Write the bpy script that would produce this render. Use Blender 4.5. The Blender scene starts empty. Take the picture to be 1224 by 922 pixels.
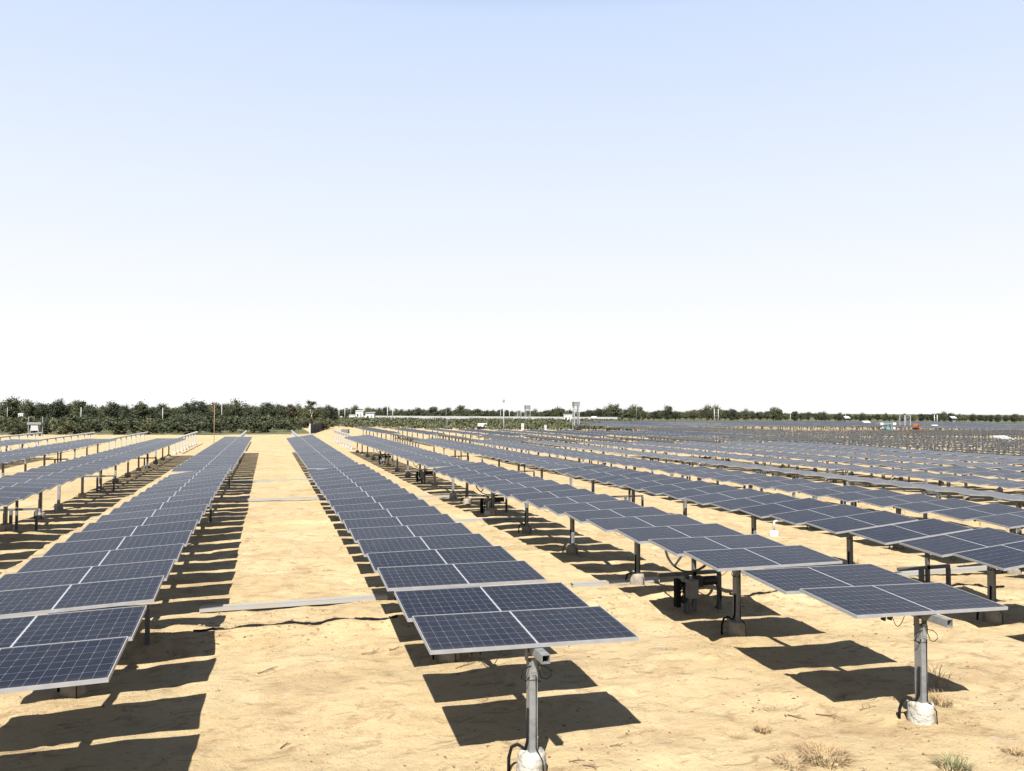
import bpy, math, random
import numpy as np
from mathutils import Vector, Matrix

random.seed(7)
RNG = np.random.default_rng(11)
S = bpy.context.scene
C = S.collection

# ------------------------------------------------------------------ camera
EYE = 3.353
YAW, PITCH, ROLL = 0.2971, 0.0314, 0.0017
FPX, PW = 950.8, 1224.0
cam = bpy.data.cameras.new("camera")
cam.sensor_width = 36.0
cam.lens = FPX / PW * 36.0
cam.clip_start, cam.clip_end = 0.1, 9000
co = bpy.data.objects.new("camera", cam)
C.objects.link(co)
F = Vector((math.sin(YAW) * math.cos(PITCH), math.cos(YAW) * math.cos(PITCH), math.sin(PITCH)))
R = Vector((math.cos(YAW), -math.sin(YAW), 0))
U = R.cross(F)
R2 = R * math.cos(ROLL) + U * math.sin(ROLL)
U2 = -R * math.sin(ROLL) + U * math.cos(ROLL)
co.matrix_world = Matrix(((R2.x, U2.x, -F.x, 0), (R2.y, U2.y, -F.y, 0), (R2.z, U2.z, -F.z, EYE), (0, 0, 0, 1)))
S.camera = co

# ------------------------------------------------------------------ light
SUN_TO = Vector((-0.406, -0.792, 1.0)).normalized()
HAZE = 5.65
ELEV = math.asin(SUN_TO.z)
AZ = math.atan2(SUN_TO.x, SUN_TO.y)
W = bpy.data.worlds.new("World")
S.world = W
W.use_nodes = True
wn, wl = W.node_tree.nodes, W.node_tree.links
wn.clear()
wo = wn.new("ShaderNodeOutputWorld")
bg = wn.new("ShaderNodeBackground")
sky = wn.new("ShaderNodeTexSky")
sky.sky_type = 'NISHITA'
sky.sun_disc = False
sky.sun_elevation = ELEV
sky.sun_rotation = AZ
sky.air_density = 0.85
sky.dust_density = 0.7
sky.ozone_density = 1.0
bg.inputs['Strength'].default_value = 0.052
# thick summer haze low in the sky: the blue pales to white towards the horizon
wt = wn.new("ShaderNodeTexCoord")
wx = wn.new("ShaderNodeSeparateXYZ")
wl.new(wt.outputs['Generated'], wx.inputs[0])
wr = wn.new("ShaderNodeMapRange")          # how much of the haze veil lies in front of the blue
wr.inputs['From Min'].default_value, wr.inputs['From Max'].default_value = 0.45, 0.60
wr.inputs['To Min'].default_value, wr.inputs['To Max'].default_value = 1.0, 0.0
wl.new(wx.outputs['Z'], wr.inputs['Value'])
wc = wn.new("ShaderNodeValToRGB")
wc.color_ramp.elements[0].position, wc.color_ramp.elements[0].color = 0.07, (1.0, 1.0, 1.0, 1)
wc.color_ramp.elements[1].position, wc.color_ramp.elements[1].color = 0.48, (0.59, 0.725, 0.985, 1)
e = wc.color_ramp.elements.new(0.25)
e.color = (0.815, 0.88, 1.0, 1)
wl.new(wx.outputs['Z'], wc.inputs['Fac'])
wv = wn.new("ShaderNodeVectorMath")
wv.operation = 'SCALE'
wv.inputs['Scale'].default_value = HAZE
wl.new(wc.outputs['Color'], wv.inputs[0])
wm = wn.new("ShaderNodeMix")
wm.data_type = 'RGBA'
wl.new(wr.outputs['Result'], wm.inputs['Factor'])
wl.new(sky.outputs[0], wm.inputs['A'])
wl.new(wv.outputs['Vector'], wm.inputs['B'])
wl.new(wm.outputs['Result'], bg.inputs['Color'])
wl.new(bg.outputs[0], wo.inputs['Surface'])

sl = bpy.data.lights.new("sun", 'SUN')
sl.energy = 5.0
sl.angle = math.radians(0.5)
sl.color = (1.0, 0.955, 0.88)
so = bpy.data.objects.new("sun", sl)
so.rotation_euler = SUN_TO.to_track_quat('Z', 'Y').to_euler()
C.objects.link(so)

S.render.engine = 'CYCLES'
S.view_settings.view_transform = 'Standard'
S.view_settings.look = 'None'
S.view_settings.gamma = 1.0
S.view_settings.exposure = 1.8

# ------------------------------------------------------------------ helpers
def srgb(r, g, b):
    f = lambda c: (c / 255 / 12.92) if c / 255 <= 0.04045 else ((c / 255 + 0.055) / 1.055) ** 2.4
    return (f(r), f(g), f(b), 1)

class MB:
    """collects boxes, tubes and quads, then links them as one mesh object"""
    def __init__(s):
        s.v, s.f, s.m, s.sm = [], [], [], []
    def add(s, vs, fs, mat=0, smooth=False):
        b = len(s.v)
        s.v.extend([tuple(p) for p in vs])
        s.f.extend([tuple(b + i for i in f) for f in fs])
        s.m.extend([mat] * len(fs))
        s.sm.extend([smooth] * len(fs))
        return s
    def box(s, c, d, mat=0, M=None):
        x, y, z = d[0] / 2, d[1] / 2, d[2] / 2
        vs = [Vector((a * x, b * y, e * z)) for a in (-1, 1) for b in (-1, 1) for e in (-1, 1)]
        c = Vector(c)
        vs = [(M @ p if M else p) + c for p in vs]
        return s.add(vs, [(0, 1, 3, 2), (4, 6, 7, 5), (0, 4, 5, 1), (2, 3, 7, 6), (0, 2, 6, 4), (1, 5, 7, 3)], mat)
    def tube(s, pts, r, n=8, mat=0, cap=True, r1=None):
        pts = [Vector(p) for p in pts]
        rings = []
        L = len(pts)
        for i, p in enumerate(pts):
            t = (pts[min(i + 1, L - 1)] - pts[max(i - 1, 0)]).normalized()
            a = t.cross(Vector((0, 0, 1)))
            if a.length < 0.05:
                a = t.cross(Vector((0, 1, 0)))
            a.normalize()
            b = t.cross(a)
            rr = r if r1 is None else r + (r1 - r) * i / (L - 1)
            rings.append([p + a * rr * math.cos(2 * math.pi * k / n) + b * rr * math.sin(2 * math.pi * k / n) for k in range(n)])
        vs = [q for ring in rings for q in ring]
        fs = [(i * n + k, i * n + (k + 1) % n, (i + 1) * n + (k + 1) % n, (i + 1) * n + k) for i in range(L - 1) for k in range(n)]
        if cap:
            fs += [tuple(range(n))[::-1], tuple(range((L - 1) * n, L * n))]
        return s.add(vs, fs, mat, n > 4)
    def beam(s, p, q, w, h, mat=0):
        """rectangular bar from p to q"""
        p, q = Vector(p), Vector(q)
        t = (q - p)
        L = t.length
        t.normalize()
        a = t.cross(Vector((0, 0, 1)))
        if a.length < 0.02:
            a = Vector((1, 0, 0))
        a.normalize()
        b = a.cross(t)
        M = Matrix((a, t, b)).transposed()
        return s.box((p + q) / 2, (w, L, h), mat, M)
    def rhs(s, y0, y1, x, z, w, t, mat=0):
        """hollow square tube along Y with open ends"""
        o, i = w / 2, w / 2 - t
        vs = []
        for y in (y0, y1):
            for k in (o, i):
                vs += [(x - k, y, z - k), (x + k, y, z - k), (x + k, y, z + k), (x - k, y, z + k)]
        fs = []
        for k in range(4):
            n = (k + 1) % 4
            fs.append((k, n, 8 + n, 8 + k))
            fs.append((4 + n, 4 + k, 12 + k, 12 + n))
            fs.append((n, k, 4 + k, 4 + n))
            fs.append((8 + k, 8 + n, 12 + n, 12 + k))
        return s.add(vs, fs, mat)
    def mesh(s, name, mats):
        me = bpy.data.meshes.new(name)
        me.from_pydata(s.v, [], s.f)
        for m in (mats if isinstance(mats, (list, tuple)) else [mats]):
            me.materials.append(m)
        me.polygons.foreach_set('material_index', s.m)
        me.polygons.foreach_set('use_smooth', s.sm)
        me.update()
        return me
    def build(s, name, mats, parent=None, loc=(0, 0, 0)):
        return link(name, s.mesh(name, mats), parent, loc)

def link(name, me, parent=None, loc=(0, 0, 0), rot=(0, 0, 0), scale=None):
    o = bpy.data.objects.new(name, me)
    C.objects.link(o)
    o.location = loc
    o.rotation_euler = rot
    if scale:
        o.scale = scale
    if parent:
        o.parent = parent
    return o

def tag(o, label, cat, group=None, kind=None):
    o['label'] = label
    o['category'] = cat
    if group:
        o['group'] = group
    if kind:
        o['kind'] = kind
    return o

def empty(name, loc, rz=0):
    o = bpy.data.objects.new(name, None)
    C.objects.link(o)
    o.empty_display_size = 0.2
    o.location = loc
    o.rotation_euler = (0, 0, rz)
    return o

def mat(name, col, rough=0.6, metal=0.0, spec=0.5, noise=None, bump=None):
    """noise=(scale, other colour, amount); bump=(scale, strength, distance)"""
    m = bpy.data.materials.new(name)
    m.use_nodes = True
    n, l = m.node_tree.nodes, m.node_tree.links
    b = n['Principled BSDF']
    b.inputs['Base Color'].default_value = (*col[:3], 1)
    b.inputs['Roughness'].default_value = rough
    b.inputs['Metallic'].default_value = metal
    b.inputs['Specular IOR Level'].default_value = spec
    tc = n.new('ShaderNodeTexCoord')
    if noise:
        t = n.new('ShaderNodeTexNoise')
        t.inputs['Scale'].default_value = noise[0]
        t.inputs['Detail'].default_value = 5
        r = n.new('ShaderNodeValToRGB')
        r.color_ramp.elements[0].position = 0.4
        r.color_ramp.elements[1].position = 0.65
        r.color_ramp.elements[0].color = (*col[:3], 1)
        k = noise[2]
        r.color_ramp.elements[1].color = (*[a * (1 - k) + c * k for a, c in zip(col[:3], noise[1][:3])], 1)
        l.new(tc.outputs['Object'], t.inputs['Vector'])
        l.new(t.outputs['Fac'], r.inputs['Fac'])
        l.new(r.outputs['Color'], b.inputs['Base Color'])
    if bump:
        t2 = n.new('ShaderNodeTexNoise')
        t2.inputs['Scale'].default_value = bump[0]
        t2.inputs['Detail'].default_value = 6
        bp = n.new('ShaderNodeBump')
        bp.inputs['Strength'].default_value = bump[1]
        bp.inputs['Distance'].default_value = bump[2]
        l.new(tc.outputs['Object'], t2.inputs['Vector'])
        l.new(t2.outputs['Fac'], bp.inputs['Height'])
        l.new(bp.outputs['Normal'], b.inputs['Normal'])
    return m

def hash2(ix, iy, seed):
    n = (ix.astype(np.int64) * 374761393 + iy.astype(np.int64) * 668265263 + seed * 974634773) & 0x7fffffff
    n = ((n ^ (n >> 13)) * 1274126177) & 0x7fffffff
    n = (n ^ (n >> 16)) & 0xffff
    return n / 65535.0

def vnoise(x, y, seed=0):
    ix, iy = np.floor(x), np.floor(y)
    fx, fy = x - ix, y - iy
    fx, fy = fx * fx * (3 - 2 * fx), fy * fy * (3 - 2 * fy)
    a, b = hash2(ix, iy, seed), hash2(ix + 1, iy, seed)
    c, d = hash2(ix, iy + 1, seed), hash2(ix + 1, iy + 1, seed)
    return (a * (1 - fx) + b * fx) * (1 - fy) + (c * (1 - fx) + d * fx) * fy - 0.5

def zlow(x):
    x = np.asarray(x, float)
    return -0.9 * (1 - np.exp(-np.maximum(x - 7, 0) / 25.0)) - 0.004 * np.maximum(x - 100, 0)

MOUNDS = [(10.7, 12.6, 0.75, 0.5, 0.26), (6.2, 12.75, 1.0, 0.4, 0.15), (7.5, 12.9, 0.7, 0.45, 0.20), (2.2, 12.9, 1.3, 0.4, 0.13),
          (-2.3, 12.85, 1.6, 0.5, 0.24), (5.0, 12.9, 0.5, 0.4, 0.08), (11.9, 12.9, 1.1, 0.4, 0.16), (-6.8, 24.2, 1.0, 0.6, 0.12),
          (2.2, 24.6, 1.3, 0.5, 0.10), (6.6, 24.9, 1.1, 0.5, 0.12), (-2.2, 24.6, 1.3, 0.5, 0.10), (11.0, 24.6, 1.2, 0.5, 0.12)]

def zg(x, y):
    """height of the sand"""
    x, y = np.asarray(x, float), np.asarray(y, float)
    z = zlow(x)
    near = np.exp(-np.maximum(y - 35, 0) / 25.0)
    z = z + near * (0.09 * vnoise(x / 1.9, y / 1.6, 1) + 0.052 * vnoise(x / 0.75, y / 0.55, 2) + 0.030 * vnoise(x / 0.33, y / 0.26, 3)
                    + 0.017 * vnoise(x / 0.15, y / 0.13, 4))
    # scuffs and footprints
    z = z - near * (0.16 * np.clip(vnoise(x / 0.26, y / 0.21, 51) - 0.24, 0, 1) * (vnoise(x / 1.4, y / 1.2, 52) > -0.05)
                    - 0.10 * np.clip(vnoise(x / 0.19, y / 0.16, 53) - 0.30, 0, 1))
    # spoil left along the trenches that cross the rows
    for ty, am, sd in ((12.42, 0.10, 21), (24.3, 0.06, 22)):
        c = ty + 0.22 * vnoise(x / 1.7, x * 0 + 3.3, sd) + 0.08 * vnoise(x / 0.35, x * 0 + 8.1, sd)
        a = am * np.clip(0.55 + 1.5 * vnoise(x / 1.3, x * 0, sd + 5) + 0.7 * vnoise(x / 0.4, x * 0, sd + 9), 0.08, 1.3)
        d = y - c
        prof = np.where(d < 0, np.exp(-(d / 0.42) ** 2), np.exp(-(d / 0.085) ** 2))
        z = z + (a * prof) * ((x > -14) & (x < 22))
    for mx, my, rx, ry, hh in MOUNDS:
        e = ((x - mx) / rx) ** 2 + ((y - my) / ry) ** 2
        z = z + hh * np.exp(-e) * (1 + 0.8 * vnoise(x / 0.25, y / 0.25, 31))
    # sandy berm in front of the bushes
    z = z + 0.38 * np.exp(-((y - 107 - 0.02 * x) / 2.2) ** 2) * (np.clip(1.0 + 1.2 * vnoise(x / 4.0, y / 5.0, 41), 0, 2)) * (x < 6) * (x > -60)
    return z

def zg1(x, y):
    return float(zg(np.array([x]), np.array([y]))[0])

def unproject(x, y, z=0.0):
    """point on the level z seen at photo pixel x, y (only used to read positions off the photograph)"""
    d = F + R2 * ((x - 612) / FPX) - U2 * ((y - 461) / FPX)
    t = (z - EYE) / d.z
    return Vector((0, 0, EYE)) + d * t

def at(px, py):
    p = unproject(px, py, 0.0)
    for _ in range(8):
        p = unproject(px, py, float(zlow(p.x)) if p.y > 60 else zg1(p.x, p.y))
    return p.x, p.y

# ------------------------------------------------------------------ materials
def sand_material():
    m = bpy.data.materials.new("sand")
    m.use_nodes = True
    n, l = m.node_tree.nodes, m.node_tree.links
    b = n['Principled BSDF']
    b.inputs['Roughness'].default_value = 0.95
    b.inputs['Specular IOR Level'].default_value = 0.15
    tc = n.new('ShaderNodeTexCoord')
    def noise(scale, detail=6, rough=0.6, dist=0.0, stretch=None):
        t = n.new('ShaderNodeTexNoise')
        t.inputs['Scale'].default_value = scale
        t.inputs['Detail'].default_value = detail
        t.inputs['Roughness'].default_value = rough
        t.inputs['Distortion'].default_value = dist
        if stretch:
            mp = n.new('ShaderNodeMapping')
            mp.inputs['Scale'].default_value = stretch
            l.new(tc.outputs['Object'], mp.inputs['Vector'])
            l.new(mp.outputs['Vector'], t.inputs['Vector'])
        else:
            l.new(tc.outputs['Object'], t.inputs['Vector'])
        return t
    def ramp(src, p0, p1, c0=(0, 0, 0, 1), c1=(1, 1, 1, 1)):
        r = n.new('ShaderNodeValToRGB')
        r.color_ramp.elements[0].position, r.color_ramp.elements[1].position = p0, p1
        r.color_ramp.elements[0].color, r.color_ramp.elements[1].color = c0, c1
        l.new(src, r.inputs['Fac'])
        return r
    def mix(a, bcol, fac, k):
        x = n.new('ShaderNodeMix')
        x.data_type = 'RGBA'
        mu = n.new('ShaderNodeMath')
        mu.operation = 'MULTIPLY'
        mu.inputs[1].default_value = k
        l.new(fac, mu.inputs[0])
        l.new(mu.outputs[0], x.inputs['Factor'])
        l.new(a, x.inputs['A'])
        x.inputs['B'].default_value = bcol
        return x.outputs['Result']
    big = noise(0.35, 5)
    col = ramp(big.outputs['Fac'], 0.3, 0.72, (0.246, 0.186, 0.100, 1), (0.292, 0.232, 0.138, 1)).outputs['Color']
    col = mix(col, (0.170, 0.112, 0.058, 1), ramp(noise(0.8, 9, 0.74, 0.8).outputs['Fac'], 0.49, 0.66).outputs['Color'], 0.62)
    col = mix(col, (0.125, 0.078, 0.042, 1), ramp(noise(4.0, 7, 0.72, 0.8, (0.6, 1.3, 1)).outputs['Fac'], 0.53, 0.66).outputs['Color'], 0.72)
    col = mix(col, (0.055, 0.038, 0.024, 1), ramp(noise(17.0, 4, 0.7, 0.4).outputs['Fac'], 0.63, 0.70).outputs['Color'], 0.75)
    col = mix(col, (0.36, 0.31, 0.235, 1), ramp(noise(1.6, 6, 0.7).outputs['Fac'], 0.6, 0.75).outputs['Color'], 0.5)
    # dark weedy soil of the scrub country beyond the solar field
    spx = n.new('ShaderNodeSeparateXYZ')
    l.new(tc.outputs['Object'], spx.inputs[0])
    dx = n.new('ShaderNodeMath'); dx.operation = 'MULTIPLY'; dx.inputs[1].default_value = 0.293
    dy = n.new('ShaderNodeMath'); dy.operation = 'MULTIPLY_ADD'; dy.inputs[1].default_value = 0.956
    l.new(spx.outputs['X'], dx.inputs[0]); l.new(spx.outputs['Y'], dy.inputs[0]); l.new(dx.outputs[0], dy.inputs[2])
    wob = n.new('ShaderNodeMath'); wob.operation = 'MULTIPLY_ADD'; wob.inputs[1].default_value = 24.0
    l.new(noise(0.06, 4).outputs['Fac'], wob.inputs[0]); l.new(dy.outputs[0], wob.inputs[2])
    far = n.new('ShaderNodeMapRange'); far.inputs['From Min'].default_value = 226; far.inputs['From Max'].default_value = 242
    l.new(wob.outputs[0], far.inputs['Value'])
    left = n.new('ShaderNodeMapRange'); left.inputs['From Min'].default_value = 116; left.inputs['From Max'].default_value = 120
    l.new(wob.outputs[0], left.inputs['Value'])
    lx = n.new('ShaderNodeMath'); lx.operation = 'LESS_THAN'; lx.inputs[1].default_value = 6.0
    l.new(spx.outputs['X'], lx.inputs[0])
    lm = n.new('ShaderNodeMath'); lm.operation = 'MULTIPLY'
    l.new(left.outputs[0], lm.inputs[0]); l.new(lx.outputs[0], lm.inputs[1])
    mxm = n.new('ShaderNodeMath'); mxm.operation = 'MAXIMUM'
    l.new(far.outputs[0], mxm.inputs[0]); l.new(lm.outputs[0], mxm.inputs[1])
    col = mix(col, (0.040, 0.048, 0.022, 1), mxm.outputs[0], 0.9)
    l.new(col, b.inputs['Base Color'])
    hn = noise(9.0, 9, 0.72)
    hn2 = noise(45.0, 4, 0.7)
    add = n.new('ShaderNodeMath')
    add.operation = 'MULTIPLY_ADD'
    add.inputs[1].default_value = 0.3
    l.new(hn2.outputs['Fac'], add.inputs[0])
    l.new(hn.outputs['Fac'], add.inputs[2])
    bp = n.new('ShaderNodeBump')
    bp.inputs['Strength'].default_value = 1.0
    bp.inputs['Distance'].default_value = 0.036
    l.new(add.outputs[0], bp.inputs['Height'])
    l.new(bp.outputs['Normal'], b.inputs['Normal'])
    return m

def cell_material():
    """144 half-cell module face: dark blue cells, thin pale gaps, white strip across the middle"""
    m = bpy.data.materials.new("solar_cells")
    m.use_nodes = True
    n, l = m.node_tree.nodes, m.node_tree.links
    b = n['Principled BSDF']
    tc = n.new('ShaderNodeTexCoord')
    sp = n.new('ShaderNodeSeparateXYZ')
    l.new(tc.outputs['Object'], sp.inputs[0])
    def M(op, a, c=None, d=None):
        x = n.new('ShaderNodeMath')
        x.operation = op
        for i, v in enumerate((a, c, d)):
            if v is None:
                continue
            if isinstance(v, (int, float)):
                x.inputs[i].default_value = v
            else:
                l.new(v, x.inputs[i])
        return x.outputs[0]
    ax = M('ABSOLUTE', sp.outputs['X'])
    px, py = 0.0963, 0.1465
    fx = M('PINGPONG', M('SUBTRACT', ax, 0.013), px / 2)     # 0 at a gap between cells
    fy = M('PINGPONG', M('ADD', sp.outputs['Y'], py * 3), py / 2)
    inx = M('LESS_THAN', ax, 0.013 + px * 10 - 0.002)
    gx = M('LESS_THAN', fx, 0.0009)
    gy = M('LESS_THAN', fy, 0.0013)
    fx2 = M('PINGPONG', M('SUBTRACT', ax, 0.013), px)         # every second column gap carries the cut corner
    dia = M('LESS_THAN', M('ADD', fx2, fy), 0.0078)
    mid = M('LESS_THAN', ax, 0.0075)
    border = M('GREATER_THAN', ax, 0.013 + px * 10)
    by = M('GREATER_THAN', M('ABSOLUTE', sp.outputs['Y']), py * 3)
    line = M('MAXIMUM', M('MAXIMUM', gx, gy), dia)
    # busbars: very thin
    bus = M('LESS_THAN', M('PINGPONG', M('ADD', sp.outputs['Y'], py * 3), py / 20), 0.0005)
    oi = n.new('ShaderNodeObjectInfo')
    nz = n.new('ShaderNodeTexNoise')
    nz.inputs['Scale'].default_value = 2.2
    nz.inputs['Detail'].default_value = 7
    nz.inputs['Roughness'].default_value = 0.7
    va = n.new('ShaderNodeVectorMath')
    va.operation = 'ADD'
    cmb = n.new('ShaderNodeCombineXYZ')
    l.new(M('MULTIPLY', oi.outputs['Random'], 57.0), cmb.inputs[0])
    l.new(tc.outputs['Object'], va.inputs[0])
    l.new(cmb.outputs[0], va.inputs[1])
    l.new(va.outputs[0], nz.inputs['Vector'])
    # per-cell tone
    wn_ = n.new('ShaderNodeTexWhiteNoise')
    wn_.noise_dimensions = '3D'
    c2 = n.new('ShaderNodeCombineXYZ')
    l.new(M('FLOOR', M('DIVIDE', sp.outputs['X'], px)), c2.inputs[0])
    l.new(M('FLOOR', M('DIVIDE', sp.outputs['Y'], py)), c2.inputs[1])
    l.new(oi.outputs['Random'], c2.inputs[2])
    l.new(c2.outputs[0], wn_.inputs['Vector'])
    def mixc(a, c, fac):
        x = n.new('ShaderNodeMix')
        x.data_type = 'RGBA'
        for k, v in (('A', a), ('B', c), ('Factor', fac)):
            if isinstance(v, tuple):
                x.inputs[k].default_value = v
            elif isinstance(v, float):
                x.inputs[k].default_value = v
            else:
                l.new(v, x.inputs[k])
        return x.outputs['Result']
    cells = mixc((0.0028, 0.0042, 0.0092, 1), (0.0055, 0.0078, 0.0165, 1), M('ADD', M('MULTIPLY', wn_.outputs['Value'], 0.5), M('MULTIPLY', oi.outputs['Random'], 0.5)))
    c = mixc(cells, (0.03, 0.033, 0.04, 1), M('MULTIPLY', bus, 0.6))
    c = mixc(c, (0.115, 0.123, 0.135, 1), line)
    c = mixc(c, (0.010, 0.011, 0.016, 1), M('MAXIMUM', border, by))
    c = mixc(c, (0.20, 0.205, 0.215, 1), mid)
    # film of dust
    dust = M('MULTIPLY', M('MULTIPLY_ADD', nz.outputs['Fac'], 0.075, -0.018), M('MULTIPLY_ADD', oi.outputs['Random'], 1.3, 0.25))
    c = mixc(c, (0.20, 0.18, 0.15, 1), dust)
    # dust washed down to the low edge, and a few bird droppings
    low = M('MULTIPLY', M('SMOOTH_MIN', 1.0, M('MAXIMUM', M('MULTIPLY_ADD', sp.outputs['Y'], -7.0, -2.55), 0.0), 0.1), M('MULTIPLY', nz.outputs['Fac'], 0.16))
    c = mixc(c, (0.24, 0.20, 0.15, 1), low)
    vo = n.new('ShaderNodeTexVoronoi')
    vo.inputs['Scale'].default_value = 2.3
    l.new(va.outputs[0], vo.inputs['Vector'])
    sel = n.new('ShaderNodeSeparateColor')
    l.new(vo.outputs['Color'], sel.inputs[0])
    spot = M('MULTIPLY', M('LESS_THAN', M('ADD', vo.outputs['Distance'], M('MULTIPLY', nz.outputs['Fac'], 0.05)), 0.045), M('LESS_THAN', sel.outputs[0], 0.16))
    c = mixc(c, (0.30, 0.29, 0.26, 1), M('MULTIPLY', spot, 0.7))
    l.new(c, b.inputs['Base Color'])
    l.new(M('MULTIPLY_ADD', nz.outputs['Fac'], 0.16, 0.10), b.inputs['Roughness'])
    b.inputs['IOR'].default_value = 1.27
    b.inputs['Specular IOR Level'].default_value = 0.075
    b.inputs['Specular Tint'].default_value = (0.78, 0.915, 1.0, 1)
    return m

def foliage(name, a, bcol, scale=0.9):
    m = bpy.data.materials.new(name)
    m.use_nodes = True
    n, l = m.node_tree.nodes, m.node_tree.links
    b = n['Principled BSDF']
    b.inputs['Roughness'].default_value = 0.7
    b.inputs['Specular IOR Level'].default_value = 0.25
    g = n.new('ShaderNodeNewGeometry')
    t = n.new('ShaderNodeTexNoise')
    t.inputs['Scale'].default_value = scale
    t.inputs['Detail'].default_value = 4
    l.new(g.outputs['Position'], t.inputs['Vector'])
    oi = n.new('ShaderNodeObjectInfo')
    ad = n.new('ShaderNodeMath')
    ad.operation = 'MULTIPLY_ADD'
    ad.inputs[1].default_value = 0.5
    l.new(oi.outputs['Random'], ad.inputs[0])
    sb = n.new('ShaderNodeMath')
    sb.operation = 'SUBTRACT'
    sb.inputs[1].default_value = 0.25
    l.new(t.outputs['Fac'], sb.inputs[0])
    l.new(sb.outputs[0], ad.inputs[2])
    r = n.new('ShaderNodeValToRGB')
    r.color_ramp.elements[0].position, r.color_ramp.elements[1].position = 0.25, 0.78
    r.color_ramp.elements[0].color, r.color_ramp.elements[1].color = (*a, 1), (*bcol, 1)
    l.new(ad.outputs[0], r.inputs['Fac'])
    l.new(r.outputs['Color'], b.inputs['Base Color'])
    return m

SAND = sand_material()
CELL = cell_material()
ALU = mat("anodised_frame", (0.175, 0.18, 0.188), 0.42, 0.2, 0.4, (8, (0.22, 0.22, 0.225), 0.6))
BACK = mat("backsheet", (0.06, 0.06, 0.06), 0.6)
GALV = mat("galvanised_steel", (0.155, 0.16, 0.162), 0.5, 0.3, 0.4, (14, (0.10, 0.105, 0.11), 0.8))
GALVD = mat("weathered_steel", (0.070, 0.074, 0.078), 0.6, 0.2, 0.3, (3, (0.045, 0.047, 0.05), 0.8))
GALVW = mat("bright_galvanised_steel", (0.21, 0.215, 0.215), 0.55, 0.1, 0.4, (3, (0.22, 0.22, 0.22), 0.6))
CONC = mat("concrete", (0.255, 0.245, 0.22), 0.95, 0, 0.2, (6, (0.125, 0.10, 0.07), 0.85), (26, 0.9, 0.03))
CONCD = mat("concrete_shade_tint", (0.19, 0.17, 0.135), 0.95, 0, 0.2, (9, (0.12, 0.105, 0.08), 0.8), (30, 0.6, 0.02))  # darker copy of the concrete, shade put into its colour
BLACK = mat("black_plastic", (0.006, 0.006, 0.0065), 0.5, 0, 0.3)
RUBBER = mat("cable_rubber", (0.006, 0.006, 0.007), 0.9, 0, 0.1)
GREYBOX = mat("grey_box_paint", (0.10, 0.105, 0.11), 0.5, 0, 0.4, (6, (0.15, 0.15, 0.15), 0.6))
WHITEP = mat("white_paint", (0.30, 0.30, 0.29), 0.6, 0, 0.3, (1.5, (0.23, 0.225, 0.21), 0.7))
TRAY = mat("zinc_tray", (0.20, 0.20, 0.195), 0.6, 0.2, 0.4, (3, (0.21, 0.19, 0.15), 0.7))
TWIG = mat("dry_wood", (0.09, 0.055, 0.03), 0.9)
SCRAP = mat("leaf_scraps", (0.075, 0.048, 0.026), 0.9)
STRAW = mat("dry_straw", (0.19, 0.13, 0.065), 0.9)
GREENG = mat("green_grass", (0.070, 0.070, 0.026), 0.8)
STONE = mat("stone", (0.19, 0.14, 0.085), 0.95, 0, 0.2, (10, (0.11, 0.08, 0.05), 0.7))
PALESTONE = mat("pale_rubble", (0.245, 0.225, 0.19), 0.95, 0, 0.2, (10, (0.2, 0.185, 0.155), 0.7))
BARK = mat("bark", (0.10, 0.075, 0.05), 0.95, 0, 0.2, (3, (0.06, 0.045, 0.03), 0.8))
PALEBARK = mat("pale_bark", (0.30, 0.28, 0.25), 0.9, 0, 0.2, (3, (0.2, 0.18, 0.15), 0.8))
WALLM = mat("pale_render", (0.21, 0.21, 0.205), 0.85, 0, 0.2, (0.15, (0.16, 0.16, 0.155), 0.8))
DARKNET = mat("shade_net", (0.045, 0.05, 0.055), 0.9, 0, 0.2, (2, (0.02, 0.022, 0.025), 0.8))
ORANGE = mat("orange_paint", (0.30, 0.085, 0.02), 0.55, 0, 0.4, (1, (0.2, 0.06, 0.02), 0.6))
TEAL = mat("teal_cladding", (0.07, 0.14, 0.135), 0.6)
DARKM = mat("dark_metal", (0.016, 0.016, 0.017), 0.6)
GLASSD = mat("dark_window", (0.02, 0.025, 0.03), 0.15)
LEAF = [foliage("foliage_dark", (0.012, 0.017, 0.009), (0.036, 0.043, 0.021)),
        foliage("foliage_mid", (0.016, 0.022, 0.011), (0.046, 0.054, 0.025)),
        foliage("foliage_olive", (0.022, 0.026, 0.012), (0.058, 0.060, 0.028)),
        foliage("foliage_brown", (0.028, 0.022, 0.014), (0.054, 0.044, 0.026))]
LEAFB = [foliage('bush_green', (0.015, 0.021, 0.009), (0.045, 0.052, 0.023)), foliage('bush_olive', (0.021, 0.025, 0.011), (0.055, 0.057, 0.026)),
         foliage('bush_dark', (0.010, 0.0145, 0.007), (0.032, 0.039, 0.018))]
SCRUBM = foliage("scrub_green", (0.018, 0.023, 0.011), (0.046, 0.051, 0.024), 0.12)

# ------------------------------------------------------------------ ground
def graded(a, b, step, far, n):
    core = np.arange(a, b + step / 2, step)
    t = np.linspace(0, 1, n + 1)[1:]
    lo = a - (np.abs(far[0] - a)) * (np.exp(7 * t) - 1) / (np.exp(7) - 1)
    hi = b + (np.abs(far[1] - b)) * (np.exp(7 * t) - 1) / (np.exp(7) - 1)
    return np.concatenate([lo[::-1], core, hi])

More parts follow.
